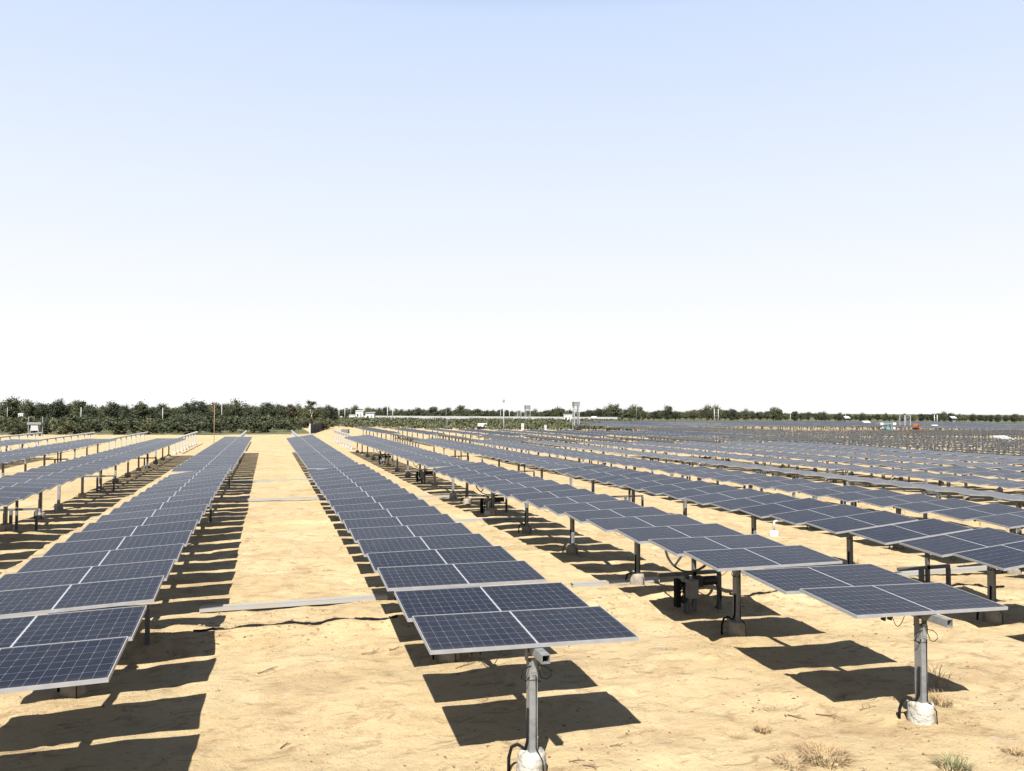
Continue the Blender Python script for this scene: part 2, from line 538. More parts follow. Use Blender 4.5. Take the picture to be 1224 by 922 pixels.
def make_ground():
    xs = graded(-9, 15, 0.075, (-4000, 4000), 110)
    ys = graded(4.5, 27, 0.06, (-60, 5000), 150)
    X, Y = np.meshgrid(xs, ys)
    Z = zg(X, Y)
    nx, ny = len(xs), len(ys)
    me = bpy.data.meshes.new("sandy_ground")
    v = np.stack([X, Y, Z], -1).reshape(-1, 3)
    i = np.arange(nx * ny).reshape(ny, nx)
    f = np.stack([i[:-1, :-1], i[:-1, 1:], i[1:, 1:], i[1:, :-1]], -1).reshape(-1, 4)
    me.vertices.add(len(v))
    me.vertices.foreach_set('co', v.ravel())
    me.loops.add(f.size)
    me.loops.foreach_set('vertex_index', f.ravel().astype(np.int32))
    me.polygons.add(len(f))
    me.polygons.foreach_set('loop_start', np.arange(0, f.size, 4, dtype=np.int32))
    me.polygons.foreach_set('use_smooth', np.ones(len(f), bool))
    me.materials.append(SAND)
    me.update(calc_edges=True)
    o = link("ground", me)
    o['kind'] = 'structure'
make_ground()

# ------------------------------------------------------------------ solar trackers
PWD, PLN, PTH = 2.0, 0.925, 0.035     # module across the row, along the row, thickness
PITCHM = 1.25
TILT = 0.0812
TUBE_Z = 1.155
AXIS_TO_PANEL = 0.105
OFFS = {1: -0.09, 2: 0.11, 5: 0.05, 8: -0.04, 11: 0.05, 14: -0.05, 19: 0.05, 23: -0.04}

def panel_meshes():
    g = MB()
    x, y = PWD / 2 - 0.009, PLN / 2 - 0.009
    g.add([(-x, -y, -0.004), (x, -y, -0.004), (x, y, -0.004), (-x, y, -0.004)], [(0, 1, 2, 3)], 0)
    g.add([(-x, -y, -0.010), (x, -y, -0.010), (x, y, -0.010), (-x, y, -0.010)], [(3, 2, 1, 0)], 1)
    glass = g.mesh("panel", [CELL, BACK])
    f = MB()
    w = 0.009
    f.box((0, -PLN / 2 + w / 2, -PTH / 2), (PWD, w, PTH))
    f.box((0, PLN / 2 - w / 2, -PTH / 2), (PWD, w, PTH))
    f.box((-PWD / 2 + w / 2, 0, -PTH / 2), (w, PLN - 2 * w, PTH))
    f.box((PWD / 2 - w / 2, 0, -PTH / 2), (w, PLN - 2 * w, PTH))
    for e in (-1, 1):          # return flange underneath
        f.box((0, e * (PLN / 2 - w - 0.012), -PTH + 0.001), (PWD - 2 * w, 0.024, 0.002))
    frame = f.mesh("frame", ALU)
    r = MB()                   # two hat rails that carry the module and the saddle on the tube
    for e in (-1, 1):
        r.box((0, e * 0.30, -PTH - 0.017), (0.50, 0.04, 0.030))
    r.box((0, 0, -PTH - 0.028), (0.11, 0.66, 0.008))
    rail = r.mesh("mounting_rail", GALV)
    jb = MB().box((-0.02, 0.0, -0.026), (0.22, 0.07, 0.022)).mesh("junction_box", BLACK)
    cn = MB().box((0, 0, 0), (0.022, 0.05, 0.05)).mesh("connector", BLACK)
    cb = MB()
    cb.tube([(-0.80 + 0.30 * t / 12, -PLN / 2 + 0.06 + 0.1 * t / 12, -0.035 - 0.13 * math.sin(math.pi * t / 12)) for t in range(13)], 0.0038, 5)
    ca = cb.mesh("cable", RUBBER)
    return glass, frame, rail, jb, cn, ca
GLASS, FRAME, RAIL, JBOX, CONN, CABLE = panel_meshes()

def post_meshes():
    out = []
    for v in range(3):
        p = MB()
        # cold formed C section, open to the right
        w, d, t, h = 0.078, 0.10, 0.006, 1.03
        z0 = -0.35
        hh = h - z0
        zc = (h + z0) / 2
        p.box((0, -d / 2 + t / 2, zc), (w, t, hh))
        p.box((0, d / 2 - t / 2, zc), (w, t, hh))
        p.box((-w / 2 + t / 2, 0, zc), (t, d - 2 * t, hh))
        p.box((w / 2 - t / 2, 0, zc), (t, d - 2 * t, hh))
        for zz in (0.92, 0.12):
            p.box((0, -d / 2 - 0.004, zz), (w * 0.5, 0.008, 0.02))
        p.box((0, 0, 0.865), (w + 0.006, d + 0.006, 0.006), 1)
        pm = p.mesh("post", [GALV, DARKM])
        # bearing on top that carries the torque tube
        b = MB()
        b.box((0, 0, 1.035), (0.11, 0.09, 0.012))
        b.box((-0.052, 0, 1.105), (0.010, 0.07, 0.14))
        b.box((0.052, 0, 1.105), (0.010, 0.07, 0.14))
        b.box((0, -0.054, 1.00), (0.05, 0.012, 0.13))
        b.box((0.066, 0, 0.985), (0.02, 0.05, 0.09))
        b.tube([(-0.075, 0, 1.155), (-0.05, 0, 1.155)], 0.018, 8)
        b.tube([(0.05, 0, 1.155), (0.075, 0, 1.155)], 0.018, 8)
        bm_ = b.mesh("bearing", GALV)
        # concrete footing, a slightly rough stub
        f = MB()
        n, vs = 26, []
        zs = [-0.3, 0.0, 0.10, 0.18, 0.205, 0.212]
        rs = [0.150, 0.142, 0.136, 0.132, 0.120, 0.065]
        for zi, (z, r) in enumerate(zip(zs, rs)):
            for k in range(n):
                a = 2 * math.pi * k / n
                q = r * (1 + 0.035 * math.sin(3 * a + v) + 0.03 * math.sin(5 * a + 2 * v + zi) + random.uniform(-.012, .012))
                vs.append((q * math.cos(a), q * math.sin(a), z + random.uniform(-.006, .006)))
        fs = [(i * n + k, i * n + (k + 1) % n, (i + 1) * n + (k + 1) % n, (i + 1) * n + k) for i in range(len(zs) - 1) for k in range(n)]
        fs.append(tuple(range((len(zs) - 1) * n, len(zs) * n)))
        f.add(vs, fs, 0, True)
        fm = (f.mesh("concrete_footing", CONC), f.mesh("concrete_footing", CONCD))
        # conduit from the ground up the post
        c = MB()
        c.tube([(-0.19, 0.12, -0.08), (-0.19, 0.11, 0.12), (-0.17, 0.09, 0.22), (-0.12, 0.06, 0.25), (-0.06, 0.02, 0.22), (-0.045, -0.01, 0.30), (-0.043, -0.02, 0.6)], 0.016, 8)
        c.tube([(0.02, -0.062, 0.9), (0.02, -0.062, 0.25), (0.03, -0.10, 0.222), (0.055, -0.146, 0.16), (0.06, -0.155, -0.04)], 0.006, 6)
        c.tube([(0.045, -0.05, 1.0), (0.11, -0.06, 0.985), (0.165, -0.06, 0.94), (0.17, -0.06, 0.895), (0.12, -0.06, 0.865), (0.07, -0.06, 0.885), (0.05, -0.055, 0.95)], 0.004, 5)
        c.tube([(-0.02, -0.05, 1.0), (-0.10, -0.05, 0.97), (-0.12, -0.05, 0.90), (-0.07, -0.05, 0.86), (-0.04, -0.05, 0.90)], 0.006, 5)
        cm = c.mesh("conduit", RUBBER)
        out.append((pm, bm_, fm, cm))
    return out
POSTS = post_meshes()

def drive_meshes():
    a = MB()                       # semicircular gear arc hung under the tube with two spokes
    r = 0.47
    pts = [(r * math.cos(t), 0, -r * math.sin(t)) for t in np.linspace(0.06, math.pi - 0.06, 25)]
    for p, q in zip(pts[:-1], pts[1:]):
        a.beam(p, q, 0.035, 0.030)
    a.beam((0, 0.0, 0), (-0.30, 0.0, -0.355), 0.028, 0.028)
    a.beam((0, 0.0, 0), (0.30, 0.0, -0.355), 0.028, 0.028)
    a.beam((-r, 0, 0.0), (r, 0, 0.0), 0.035, 0.035)
    arc = a.mesh("gear_arc", DARKM)
    f = MB()                       # cross bar on legs
    f.beam((-0.55, 0.12, 0.62), (0.62, 0.12, 0.62), 0.06, 0.06)
    f.beam((-0.02, 0.12, 0.585), (-0.02, 0.12, -0.3), 0.07, 0.07)
    f.beam((0.12, 0.12, 1.10), (0.12, 0.12, -0.3), 0.06, 0.06)
    f.beam((0.60, 0.12, 0.585), (0.60, 0.12, -0.3), 0.06, 0.06)
    frame = f.mesh("drive_frame", GALVD)
    m = MB()
    m.tube([(0.20, 0.02, 0.50), (0.24, 0.02, 0.50), (0.44, 0.02, 0.50), (0.48, 0.02, 0.50)], 0.075, 14)
    m.box((0.14, 0.02, 0.50), (0.13, 0.13, 0.17))
    m.tube([(0.46, 0.02, 0.44), (0.60, 0.05, 0.30), (0.62, 0.1, 0.12), (0.55, 0.2, -0.04)], 0.012, 6)
    motor = m.mesh("motor", BLACK)
    b = MB()
    b.box((-0.02, -0.06, 0.40), (0.17, 0.13, 0.30))
    b.box((-0.02, -0.128, 0.40), (0.145, 0.008, 0.27))
    b.tube([(-0.08, -0.06, 0.25), (-0.14, -0.08, 0.05), (-0.05, -0.1, -0.0), (0.04, -0.06, 0.25)], 0.01, 6)
    box = b.mesh("control_box", [GREYBOX])
    h = MB()
    for k in range(4):
        pts = []
        for i in range(14):
            t = 2 * math.pi * i / 13
            pts.append((-0.22 + 0.045 * k + 0.07 * math.cos(t), 0.0 + 0.03 * k, 0.36 + 0.17 * math.sin(t) - 0.02 * k))
        h.tube(pts, 0.010, 6)
    h.box((-0.25, 0.02, 0.33), (0.08, 0.10, 0.46))
    hose = h.mesh("cable_bundle", RUBBER)
    return arc, frame, motor, box, hose
DRIVE = drive_meshes()

def tracker(x, y0, n, t0, tw, label, z=None, group='solar trackers in long parallel rows', detail=2, posts_y=None, drives=(), jitter=0.006, motor=False):
    """one row table: y0 is the centre of its first module"""
    zb = float(zlow(x)) if z is None else z
    root = empty('solar_tracker', (x, y0, zb))
    tag(root, label, 'solar tracker', group)
    y1 = (n - 1) * PITCHM + PLN / 2
    tb = MB()
    tb.rhs(-PLN / 2 - 0.20, y1 + 0.15, 0, TUBE_Z, 0.078, 0.006)
    tb.build('torque_tube', GALV, root)
    for k in range(n):
        yy = k * PITCHM + OFFS.get(k, 0) + random.uniform(-.012, .012)
        tau = t0 + tw * k + random.uniform(-jitter, jitter)
        o = link('panel', GLASS, root)
        Mx = Matrix.Translation((0, yy, TUBE_Z)) @ Matrix.Rotation(tau, 4, 'Y') @ Matrix.Translation((0, 0, AXIS_TO_PANEL + 0.015)) @ Matrix.Rotation(TILT + random.uniform(-.006, .006), 4, 'X')
        o.matrix_local = Mx
        link('frame', FRAME, o)
        if detail > 0:
            link('mounting_rail', RAIL, o)
        if detail > 1:
            link('junction_box', JBOX, o)
            if k % 3 != 1:
                link('connector', CONN, o, (-0.62, -PLN / 2 + 0.05, -0.060))
                link('connector', CONN, o, (-0.54, -PLN / 2 + 0.05, -0.058))
                link('cable', CABLE, o, (random.uniform(-.1, .3), 0, 0), (0, 0, random.uniform(-.3, .3)))
    if posts_y is None:
        posts_y = [-0.27, 3.27] + list(np.arange(6.65, y1, 3.41))
    for i, py in enumerate(posts_y):
        pm, bm_, fm, cm = POSTS[i % 3]
        gz = zg1(x, y0 + py) - zb if detail > 1 else 0.0
        o = link('post', pm, root, (0, py, 0))
        link('bearing', bm_, o)
        ft = link('concrete_footing', fm[0 if i == 0 else 1], o, (0, 0, gz), (0, 0, i * 1.3))  # front footing stays pale, the others get the concrete with painted shade
        if detail > 1:
            link('conduit', cm, o)
    for dy in drives:
        arc, fr, mo, bx, hs = DRIVE
        link('drive_frame', fr, root, (0, dy, 0))
        if not motor:
            continue
        link('gear_arc', arc, root, (0, dy + 0.02, TUBE_Z - 0.02), (0, t0 + tw * dy / PITCHM, 0))
        if detail > 0:
            link('motor', mo, root, (0, dy, 0))
            link('control_box', bx, root, (0, dy, 0))
            link('cable_bundle', hs, root, (0, dy, 0))
    return root

ORD = ['first', 'second', 'third', 'fourth', 'fifth', 'sixth', 'seventh', 'eighth', 'ninth', 'tenth', 'eleventh', 'twelfth', 'thirteenth', 'fourteenth']
ROWS = {}       # row number -> (x, y0, t0, tw)
ROWS[1] = (-2.17, 7.386, -0.026, -0.0070)
ROWS[2] = (2.37, 7.362, 0.022, -0.0078)
ROWS[3] = (6.78, 7.287, 0.022, -0.0080)
ROWS[4] = (11.55, 7.15, -0.085, -0.0010)
ROWS[5] = (16.1, 7.3, -0.070, 0.0010)
for r in range(6, 12):
    ROWS[r] = (16.1 + 4.52 * (r - 5), 7.3 + 0.05 * r, [0.05, -0.03, -0.055, -0.03, -0.06, -0.04][r - 6], [0.001, 0.001, 0.0, 0.0, 0.001, 0.0][r - 6])
ROWS[0] = (-6.67, 7.45, 0.10, -0.004)
ROWS[-1] = (-11.2, 7.5, 0.07, -0.002)
ROWS[-2] = (-15.8, 7.6, 0.06, 0.0)
ROWS[-3] = (-20.3, 7.6, 0.08, 0.0)
ROWS[-4] = (-24.8, 7.6, 0.05, 0.0)

def place(r):
    if r >= 2:
        return f'in the {ORD[r - 2]} row right of the open sandy lane'
    return f'in the {ORD[1 - r]} row left of the open sandy lane'

DY1, DY2 = 4.62, 17.3
for r, (x, y0, t0, tw) in ROWS.items():
    det = 2 if -1 <= r <= 5 else 1
    dr = (DY1, DY2)
    if r >= -1:
        tracker(x, y0, 18, t0, tw, 'near solar panel table ' + place(r), detail=det, drives=dr, motor=(r == 3))
    # second table, beyond the break in the row
    s0, s1 = {1: (0.0, 0.0010), 2: (0.005, -0.0050), 3: (-0.02, -0.0028), 0: (0.06, -0.002)}.get(r, (t0 * 0.6 + 0.01, -0.001))
    n2 = {0: 26, -1: 26, -2: 26, -3: 26, -4: 26}.get(r, 28)
    if r >= 4:
        n2 = 25
    tracker(x, y0 + 18 * PITCHM + 0.30, n2, s0, s1, 'farther solar panel table ' + place(r), detail=1, drives=(6.0, 19.0), motor=(r == 3))

# far trackers, one mesh each: too small in the photo to show their parts
def far_tracker_mesh(n, seed):
    rnd = random.Random(seed)
    g = MB()
    for k in range(n):
        Mx = Matrix.Rotation(rnd.uniform(-.03, .03), 3, 'Y') @ Matrix.Rotation(TILT, 3, 'X')
        g.box((0, k * PITCHM, TUBE_Z + AXIS_TO_PANEL), (PWD, PLN, 0.03), 1, Mx)
        vs = [Mx @ Vector((a * 0.985, b * 0.445, 0.0175)) + Vector((0, k * PITCHM, TUBE_Z + AXIS_TO_PANEL)) for a, b in ((-1, -1), (1, -1), (1, 1), (-1, 1))]
        g.add(vs, [(0, 1, 2, 3)], 0)
    g.box((0, (n - 1) * PITCHM / 2, TUBE_Z), (0.08, n * PITCHM, 0.08), 2)
    for y in np.arange(-0.3, n * PITCHM, 3.42):
        g.box((0, y, 0.4), (0.09, 0.10, 1.45), 2)
        g.tube([(0, y, -0.2), (0, y, 0.2)], 0.14, 8, 3)
    return g.mesh('solar_tracker', [FARCELL, ALU, GALV, CONC])
FARCELL = mat("far_cells", (0.006, 0.0085, 0.014), 0.3, 0, 0.05)
FARM = [far_tracker_mesh(20, s) for s in range(4)]
FARM16 = [far_tracker_mesh(16, s + 9) for s in range(2)]

def bare_mesh(n, seed, m=0):
    """posts, torque tube and module saddles still waiting for their panels"""
    rnd = random.Random(seed)
    g = MB()
    L = n * PITCHM
    g.box((0, L / 2, TUBE_Z), (0.085, L, 0.085), 0)
    for y in np.arange(0.2, L, 2.5 if m == 0 else 2.3):
        g.box((0, y, 0.4), (0.10, 0.11, 1.42), 0)
        g.tube([(0, y, -0.2), (0, y, 0.2)], 0.14, 8, 1)
    tau = rnd.uniform(-0.35, 0.35)
    M3 = Matrix.Rotation(tau, 3, 'Y')
    for k in range(n):
        w_ = 0.16 if m == 0 else rnd.uniform(1.0, 1.7)
        g.box((0, k * PITCHM + 0.3, TUBE_Z + 0.065), (w_, 0.045, 0.05), 0, M3)
        g.box((0, k * PITCHM + 0.8, TUBE_Z + 0.065), (w_, 0.045, 0.05), 0, M3)
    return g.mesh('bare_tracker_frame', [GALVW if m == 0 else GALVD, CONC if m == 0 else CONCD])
BARE = [bare_mesh(16, s) for s in range(4)]
BAREG = [bare_mesh(20, s + 20, 1) for s in range(5)]

for r in range(-5, 4):
    x = ROWS[r][0] if r in ROWS else -29.3
    yb = {1: 67.5, 2: 67.0, 3: 68.5}.get(r, 64.5)
    o = link('bare_tracker_frame', BARE[r % 4], None, (x, yb, float(zlow(x))))
    lab = f'white panel-less steel frame ending the {ORD[r - 2] if r >= 2 else ORD[1 - r]} row {"right" if r >= 2 else "left"} of the sandy lane'
    tag(o, lab, 'tracker frame', 'bare tracker frames at the row ends')
for r in range(4, 15):
    x = ROWS[r][0] if r in ROWS else ROWS[11][0] + 4.52 * (r - 11)
    o = link('bare_tracker_frame', BAREG[r % 5], None, (x, 63.2, float(zlow(x))), (0, 0, 0), (1, 0.58, 1))
    tag(o, f'short row of empty steel posts behind the {ORD[r - 2]} panel row right of the sandy lane', 'tracker frame', 'bare tracker frames at the row ends')

k = 0
for r in range(4, 24):                       # the block of panels in the middle distance
    x = ROWS[r][0] if r in ROWS else ROWS[11][0] + 4.52 * (r - 11)
    if r > 14:
        continue
    o = link('solar_tracker', FARM[k % 4], None, (x, 79 + random.uniform(-.5, .5), float(zlow(x))), (0, random.uniform(-.06, .02), 0))
    tag(o, 'distant solar panel table in the middle block before the green scrub strip', 'solar tracker', 'distant panel tables before the scrub')
    k += 1

SHED = at(1202, 536)
k = 0
for i in range(23):                          # empty frames waiting for panels, right
    x = 47.6 + 3.2 * i
    for y in (24 + 0.15 * i, 51, 78, 104):
        if y < 30 and x > 90:
            continue
        if abs(x - SHED[0]) < 2.6 and y < SHED[1] + 3 < y + 28:
            continue
        if y > 70 and x < 55:
            continue
        if x * 0.293 + (y + 25) * 0.956 > 146:
            continue
        o = link('bare_tracker_frame', BAREG[k % 5], None, (x + random.uniform(-.1, .1), y, float(zlow(x))))
        tag(o, 'grey tracker frame without panels in the crowded field of empty posts on the right', 'tracker frame', 'empty tracker frames in the right field')
        k += 1

k = 0
for i in range(33):                          # far panel field beyond
    x = 58 + 4.52 * i
    for y in (108, 134, 160, 186):
        if x < 121 and y < 132:
            continue
        if y * 0.44 > x or y < 0.70 * x - 8:
            continue
        o = link('solar_tracker', FARM[k % 4], None, (x, y + random.uniform(-.6, .6), float(zlow(x))), (0, random.uniform(-.05, .03), 0))
        tag(o, 'faint grey solar panel table in the far field below the right treeline', 'solar tracker', 'panel tables in the far right field')
        k += 1

# ------------------------------------------------------------------ ground clutter
def tray(y, x0, x1, label, zoff=0.05):
    g = MB()
    n = max(2, int((x1 - x0) / 0.5))
    for i in range(n):
        a, b_ = x0 + (x1 - x0) * i / n, x0 + (x1 - x0) * (i + 1) / n
        g.beam((a, y, 0), (b_, y, 0), 0.13, 0.012)
    g.beam((x0, y - 0.069, 0.012), (x1, y - 0.069, 0.012), 0.008, 0.07)
    g.beam((x0, y + 0.069, 0.012), (x1, y + 0.069, 0.012), 0.008, 0.07)
    g.beam((x0 + .002, y, 0.05), (x1 - .002, y, 0.05), 0.15, 0.006)
    zz = max(float(np.max(zg(np.linspace(x0, x1, 40), np.full(40, y)))) - 0.01, float(zlow((x0 + x1) / 2)))
    o = g.build('cable_tray', TRAY, None, (0, 0, zz + zoff - 0.03))
    tag(o, label, 'cable tray', 'grey cable trays lying across the lanes')
tray(14.22, -1.05, 2.05, 'grey steel cable tray crossing the sandy lane, nearest of the trays')
tray(14.1, 5.5, 7.3, 'grey cable tray lying between the two nearest rows right of the sandy lane')
tray(14.0, 12.6, 16.5, 'grey cable tray lying in the shade past the third row right of the lane')
tray(30.9, -3.2, 2.6, 'pale cable tray crossing the sandy lane at the break in the rows', 0.03)
tray(39.2, -3.2, 2.6, 'thin cable tray crossing the sandy lane farther back', 0.03)
tray(23.4, 4.3, 7.5, 'cable tray lying under the second row right of the lane beside a motor', 0.03)
tray(30.5, 4.3, 7.0, 'cable tray lying farther back under the second row right of the lane', 0.03)

def twig(x, y, L, a, label, bend=0.2, r=0.007, z=0.0):
    g = MB()
    rnd = random.Random(int(x * 1000 + y * 77))
    def branch(p, ang, L, r, depth):
        pts = [Vector(p)]
        d = ang
        for i in range(5):
            d += rnd.uniform(-bend, bend) * 2
            q = pts[-1] + Vector((math.cos(d), math.sin(d), rnd.uniform(-.05, .12))) * L / 5
            q.z = max(q.z, 0.004)
            pts.append(q)
        g.tube(pts, r, 5, r1=r * 0.4)
        if depth > 0:
            for i in (1, 2, 3):
                branch(pts[i], d + rnd.choice((-1, 1)) * rnd.uniform(.4, 1.0), L * rnd.uniform(.3, .55), r * .6, depth - 1)
    branch((0, 0, 0.012), a, L, r, 1)
    o = g.build('dry_twig', TWIG, None, (x, y, zg1(x, y) + z))
    tag(o, label, 'twig', 'dry twigs on the sand')


def white_stub(x, y, label):
    g = MB()
    n = 18
    zs, rs = [-0.1, 0.02, 0.10, 0.135, 0.145], [0.15, 0.145, 0.13, 0.10, 0.05]
    vs = [(r_ * math.cos(2 * math.pi * k / n), r_ * math.sin(2 * math.pi * k / n), z) for z, r_ in zip(zs, rs) for k in range(n)]
    fs = [(i * n + k, i * n + (k + 1) % n, (i + 1) * n + (k + 1) % n, (i + 1) * n + k) for i in range(4) for k in range(n)]
    fs.append(tuple(range(4 * n, 5 * n)))
    root = empty('pipe_riser', (x, y, zg1(x, y)))
    tag(root, label, 'pipe riser')
    g.add(vs, fs, 0, True)
    g.build('concrete_base', WHITEP, root)
    p = MB()
    p.tube([(0, 0, 0.10), (0, 0, 0.33), (0.02, 0, 0.39), (0.08, 0, 0.41), (0.14, 0, 0.39)], 0.032, 10)
    p.build('pipe', WHITEP, root)

def hose(x0, x1, y, label):
    rnd = random.Random(int(x0 * 10 + 50))
    n = max(8, int((x1 - x0) / 0.08))
    pts = []
    yy = y
    for i in range(n + 1):
        x = x0 + (x1 - x0) * i / n
        yy += rnd.gauss(0, 0.012) + (y - yy) * 0.1
        pts.append((x, yy, max(zg1(x, yy), zg1(x, yy - 0.12)) + 0.006 + 0.016 * math.sin(i * 0.9 + x0) + rnd.uniform(-.006, .006)))
    g = MB()
    for i in range(0, n):
        r0 = 0.022 + rnd.uniform(-.006, .006)
        g.tube([pts[i], pts[i + 1]], r0, 7, cap=False)
    o = g.build('buried_cable', RUBBER)
    tag(o, label, 'cable', 'half buried black cables')
hose(-1.0, 1.95, 12.4, 'black half buried cable crossing the sandy lane in front of the grey tray')
hose(7.9, 9.4, 12.55, 'short black half buried cable right of the motor under the second row right')
hose(10.4, 14.2, 12.5, 'black half buried cable running off past the third row right')

white_stub(*at(925, 640), 'white plastic riser pipe on a white base in the lane past the second row right')
white_stub(*at(584, 617), 'white elbow riser pipe on a dark base beside the motor under the second row right')

for px_, py_, L, a, lab in [(262, 772, 0.75, 2.8, 'dark branched twig lying at the shadow edge right of the near left row'),
                            (432, 783, 0.32, 0.1, 'thin dark stick on the sand left of the near right panel row'),
                            (465, 778, 0.2, 0.15, 'short dark stick beside the shadow of the near right row'),
                            (545, 800, 0.35, 0.3, 'curved dark stick under the front panel of the first row right'),
                            (680, 912, 0.16, 0.5, 'small bent twig right of the front concrete footing'),
                            (697, 916, 0.14, -0.4, 'tiny forked twig near the bottom edge beside the footing'),
                            (729, 893, 0.16, -0.5, 'short twig on bare sand below the front panel shadow'),
                            (942, 856, 0.22, -0.7, 'dark crooked twig on the sand left of the white footing'),
                            (975, 855, 0.34, -0.3, 'broken line of dark twigs left of the white footing'),
                            (335, 896, 0.14, 1.2, 'tiny dark twig standing on the bare sand of the lane'),
                            (308, 806, 0.3, 0.2, 'thin stick at the left border of the sandy lane'),
                            (1028, 850, 0.25, 0.0, 'pale broken stick just left of the white footing'),
                            (150, 690, 0.4, 0.2, 'stick in the shade under the near left row')]:
    x, y = at(px_, py_)
    twig(x, y, L, a, lab)

def tuft(px_, py_, rad, n, hgt, label, m=STRAW, name='dry_grass_tuft', cat='grass tuft', lean=1.0):
    x, y = at(px_, py_)
    g = MB()
    rnd = random.Random(int(px_ * 31 + py_))
    for i in range(n):
        a, d = rnd.uniform(0, 6.283), rad * math.sqrt(rnd.random()) * 0.6
        p = Vector((d * math.cos(a), d * math.sin(a), -0.02))
        b_ = a + rnd.uniform(-.8, .8)
        ln = hgt * rnd.uniform(.5, 1.2)
        t = Vector((math.cos(b_) * lean * rnd.uniform(.2, 1), math.sin(b_) * lean * rnd.uniform(.2, 1), 1)).normalized()
        side = Vector((-math.sin(b_), math.cos(b_), 0)) * 0.0035
        m1 = p + t * ln * 0.6
        e = p + t * ln + Vector((math.cos(b_), math.sin(b_), -0.3)) * ln * 0.25
        g.add([p - side, p + side, m1 + side * .8, m1 - side * .8, e], [(0, 1, 2, 3), (3, 2, 4)])
    o = g.build(name, m, None, (x, y, zg1(x, y)))
    tag(o, label, cat, 'grass tufts on the sand')
tuft(985, 905, 0.36, 420, 0.13, 'large spread tuft of dry straw at the bottom edge of the picture', lean=1.6)
tuft(945, 912, 0.22, 160, 0.10, 'smaller dry straw tuft left of the large spread one', lean=1.8)
tuft(912, 875, 0.10, 110, 0.12, 'small round dry tuft alone on the sand')
tuft(1212, 901, 0.12, 120, 0.10, 'brown dry tuft by the right border of the picture')
tuft(1140, 919, 0.22, 170, 0.14, 'greenish grass tuft at the bottom edge', GREENG, 'grass_tuft')
tuft(1126, 842, 0.16, 110, 0.16, 'grey dry weed right of the white footing', lean=0.9)
tuft(1115, 820, 0.34, 46, 0.30, 'tall thin dry stalks behind the front post of the second row right', lean=0.7)
tuft(775, 880, 0.12, 90, 0.05, 'flat brown weed patch below the front panel shadow', lean=2.2)
tuft(1090, 868, 0.2, 120, 0.06, 'flat dry weeds in front of the white footing', lean=2.2)
tuft(556, 790, 0.2, 90, 0.12, 'dry weeds beside the shaded footing under the first row right', lean=1.0)
tuft(1022, 678, 0.3, 60, 0.25, 'dry weed standing in the lane past the second row right', lean=0.8)
tuft(1150, 860, 0.25, 120, 0.06, 'flat straw patch on the sand right of the white footing', lean=2.4)
tuft(580, 918, 0.2, 120, 0.06, 'flat straw patch at the bottom edge left of the front footing', lean=2.4)

# pebbles and clods: nobody could count them
def clods():
    g = MB()
    rnd = random.Random(5)
    base = [(-1, -1, -.6), (1, -1, -.6), (1, 1, -.6), (-1, 1, -.6), (-.6, -.7, .6), (.7, -.5, .7), (.5, .7, .5), (-.7, .5, .6)]
    fs = [(3, 2, 1, 0), (4, 5, 6, 7), (0, 1, 5, 4), (1, 2, 6, 5), (2, 3, 7, 6), (3, 0, 4, 7)]
    xs, ys, rs = [], [], []
    for i in range(5200):
        y = 5 + 26 * rnd.random() ** 1.6
        x = rnd.uniform(-7, 15)
        q = vnoise(np.array([x / 1.1]), np.array([y / 0.9]), 77)[0]
        if q < 0.02 and rnd.random() < 0.85:
            continue
        xs.append(x)
        ys.append(y)
        rs.append(0.004 + 0.014 * rnd.random() ** 4)
    for i in range(1500):                    # along the trench spoil
        x = rnd.uniform(-8, 14)
        xs.append(x)
        ys.append(12.4 + rnd.gauss(0, 0.45))
        rs.append(0.006 + 0.028 * rnd.random() ** 3)
    zs = zg(np.array(xs), np.array(ys))
    for x, y, z, r_ in zip(xs, ys, zs, rs):
        a = rnd.uniform(0, 6.28)
        ca, sa = math.cos(a), math.sin(a)
        vs = []
        for bx_, by_, bz in base:
            u, v, w = bx_ * r_ * rnd.uniform(.6, 1.3), by_ * r_ * rnd.uniform(.6, 1.3), bz * r_ * rnd.uniform(.5, 1)
            vs.append((x + ca * u - sa * v, y + sa * u + ca * v, z + w))
        g.add(vs, fs, 0)
    pc = [(rnd.uniform(-7, 14), 5.5 + 24 * rnd.random() ** 1.7, rnd.uniform(.15, .7)) for _ in range(240)]
    fx, fy, fr = [], [], []
    for cx, cy, cr in pc:                    # drifts of dry leaf and root scraps
        for i in range(rnd.randint(8, 40)):
            fx.append(cx + rnd.gauss(0, cr))
            fy.append(cy + rnd.gauss(0, cr * .7))
            fr.append(rnd.uniform(.005, .017) if rnd.random() < .9 else rnd.uniform(.018, .034))
    fz = zg(np.array(fx), np.array(fy))
    for x, y, z, r_ in zip(fx, fy, fz, fr):
        a = rnd.uniform(0, 6.28)
        ca, sa, k = math.cos(a), math.sin(a), rnd.uniform(.25, .7)
        h = r_ * rnd.uniform(.2, .9)
        g.add([(x - ca * r_, y - sa * r_, z), (x + sa * r_ * k, y - ca * r_ * k, z + h), (x + ca * r_, y + sa * r_, z + h * .4), (x - sa * r_ * k, y + ca * r_ * k, z + h * .2)],
              [(0, 1, 2, 3)], 1)
    o = g.build('clods', [STONE, SCRAP])
    tag(o, 'small brown clods, pebbles and leaf scraps strewn over the sand', 'clods', None, 'stuff')
clods()

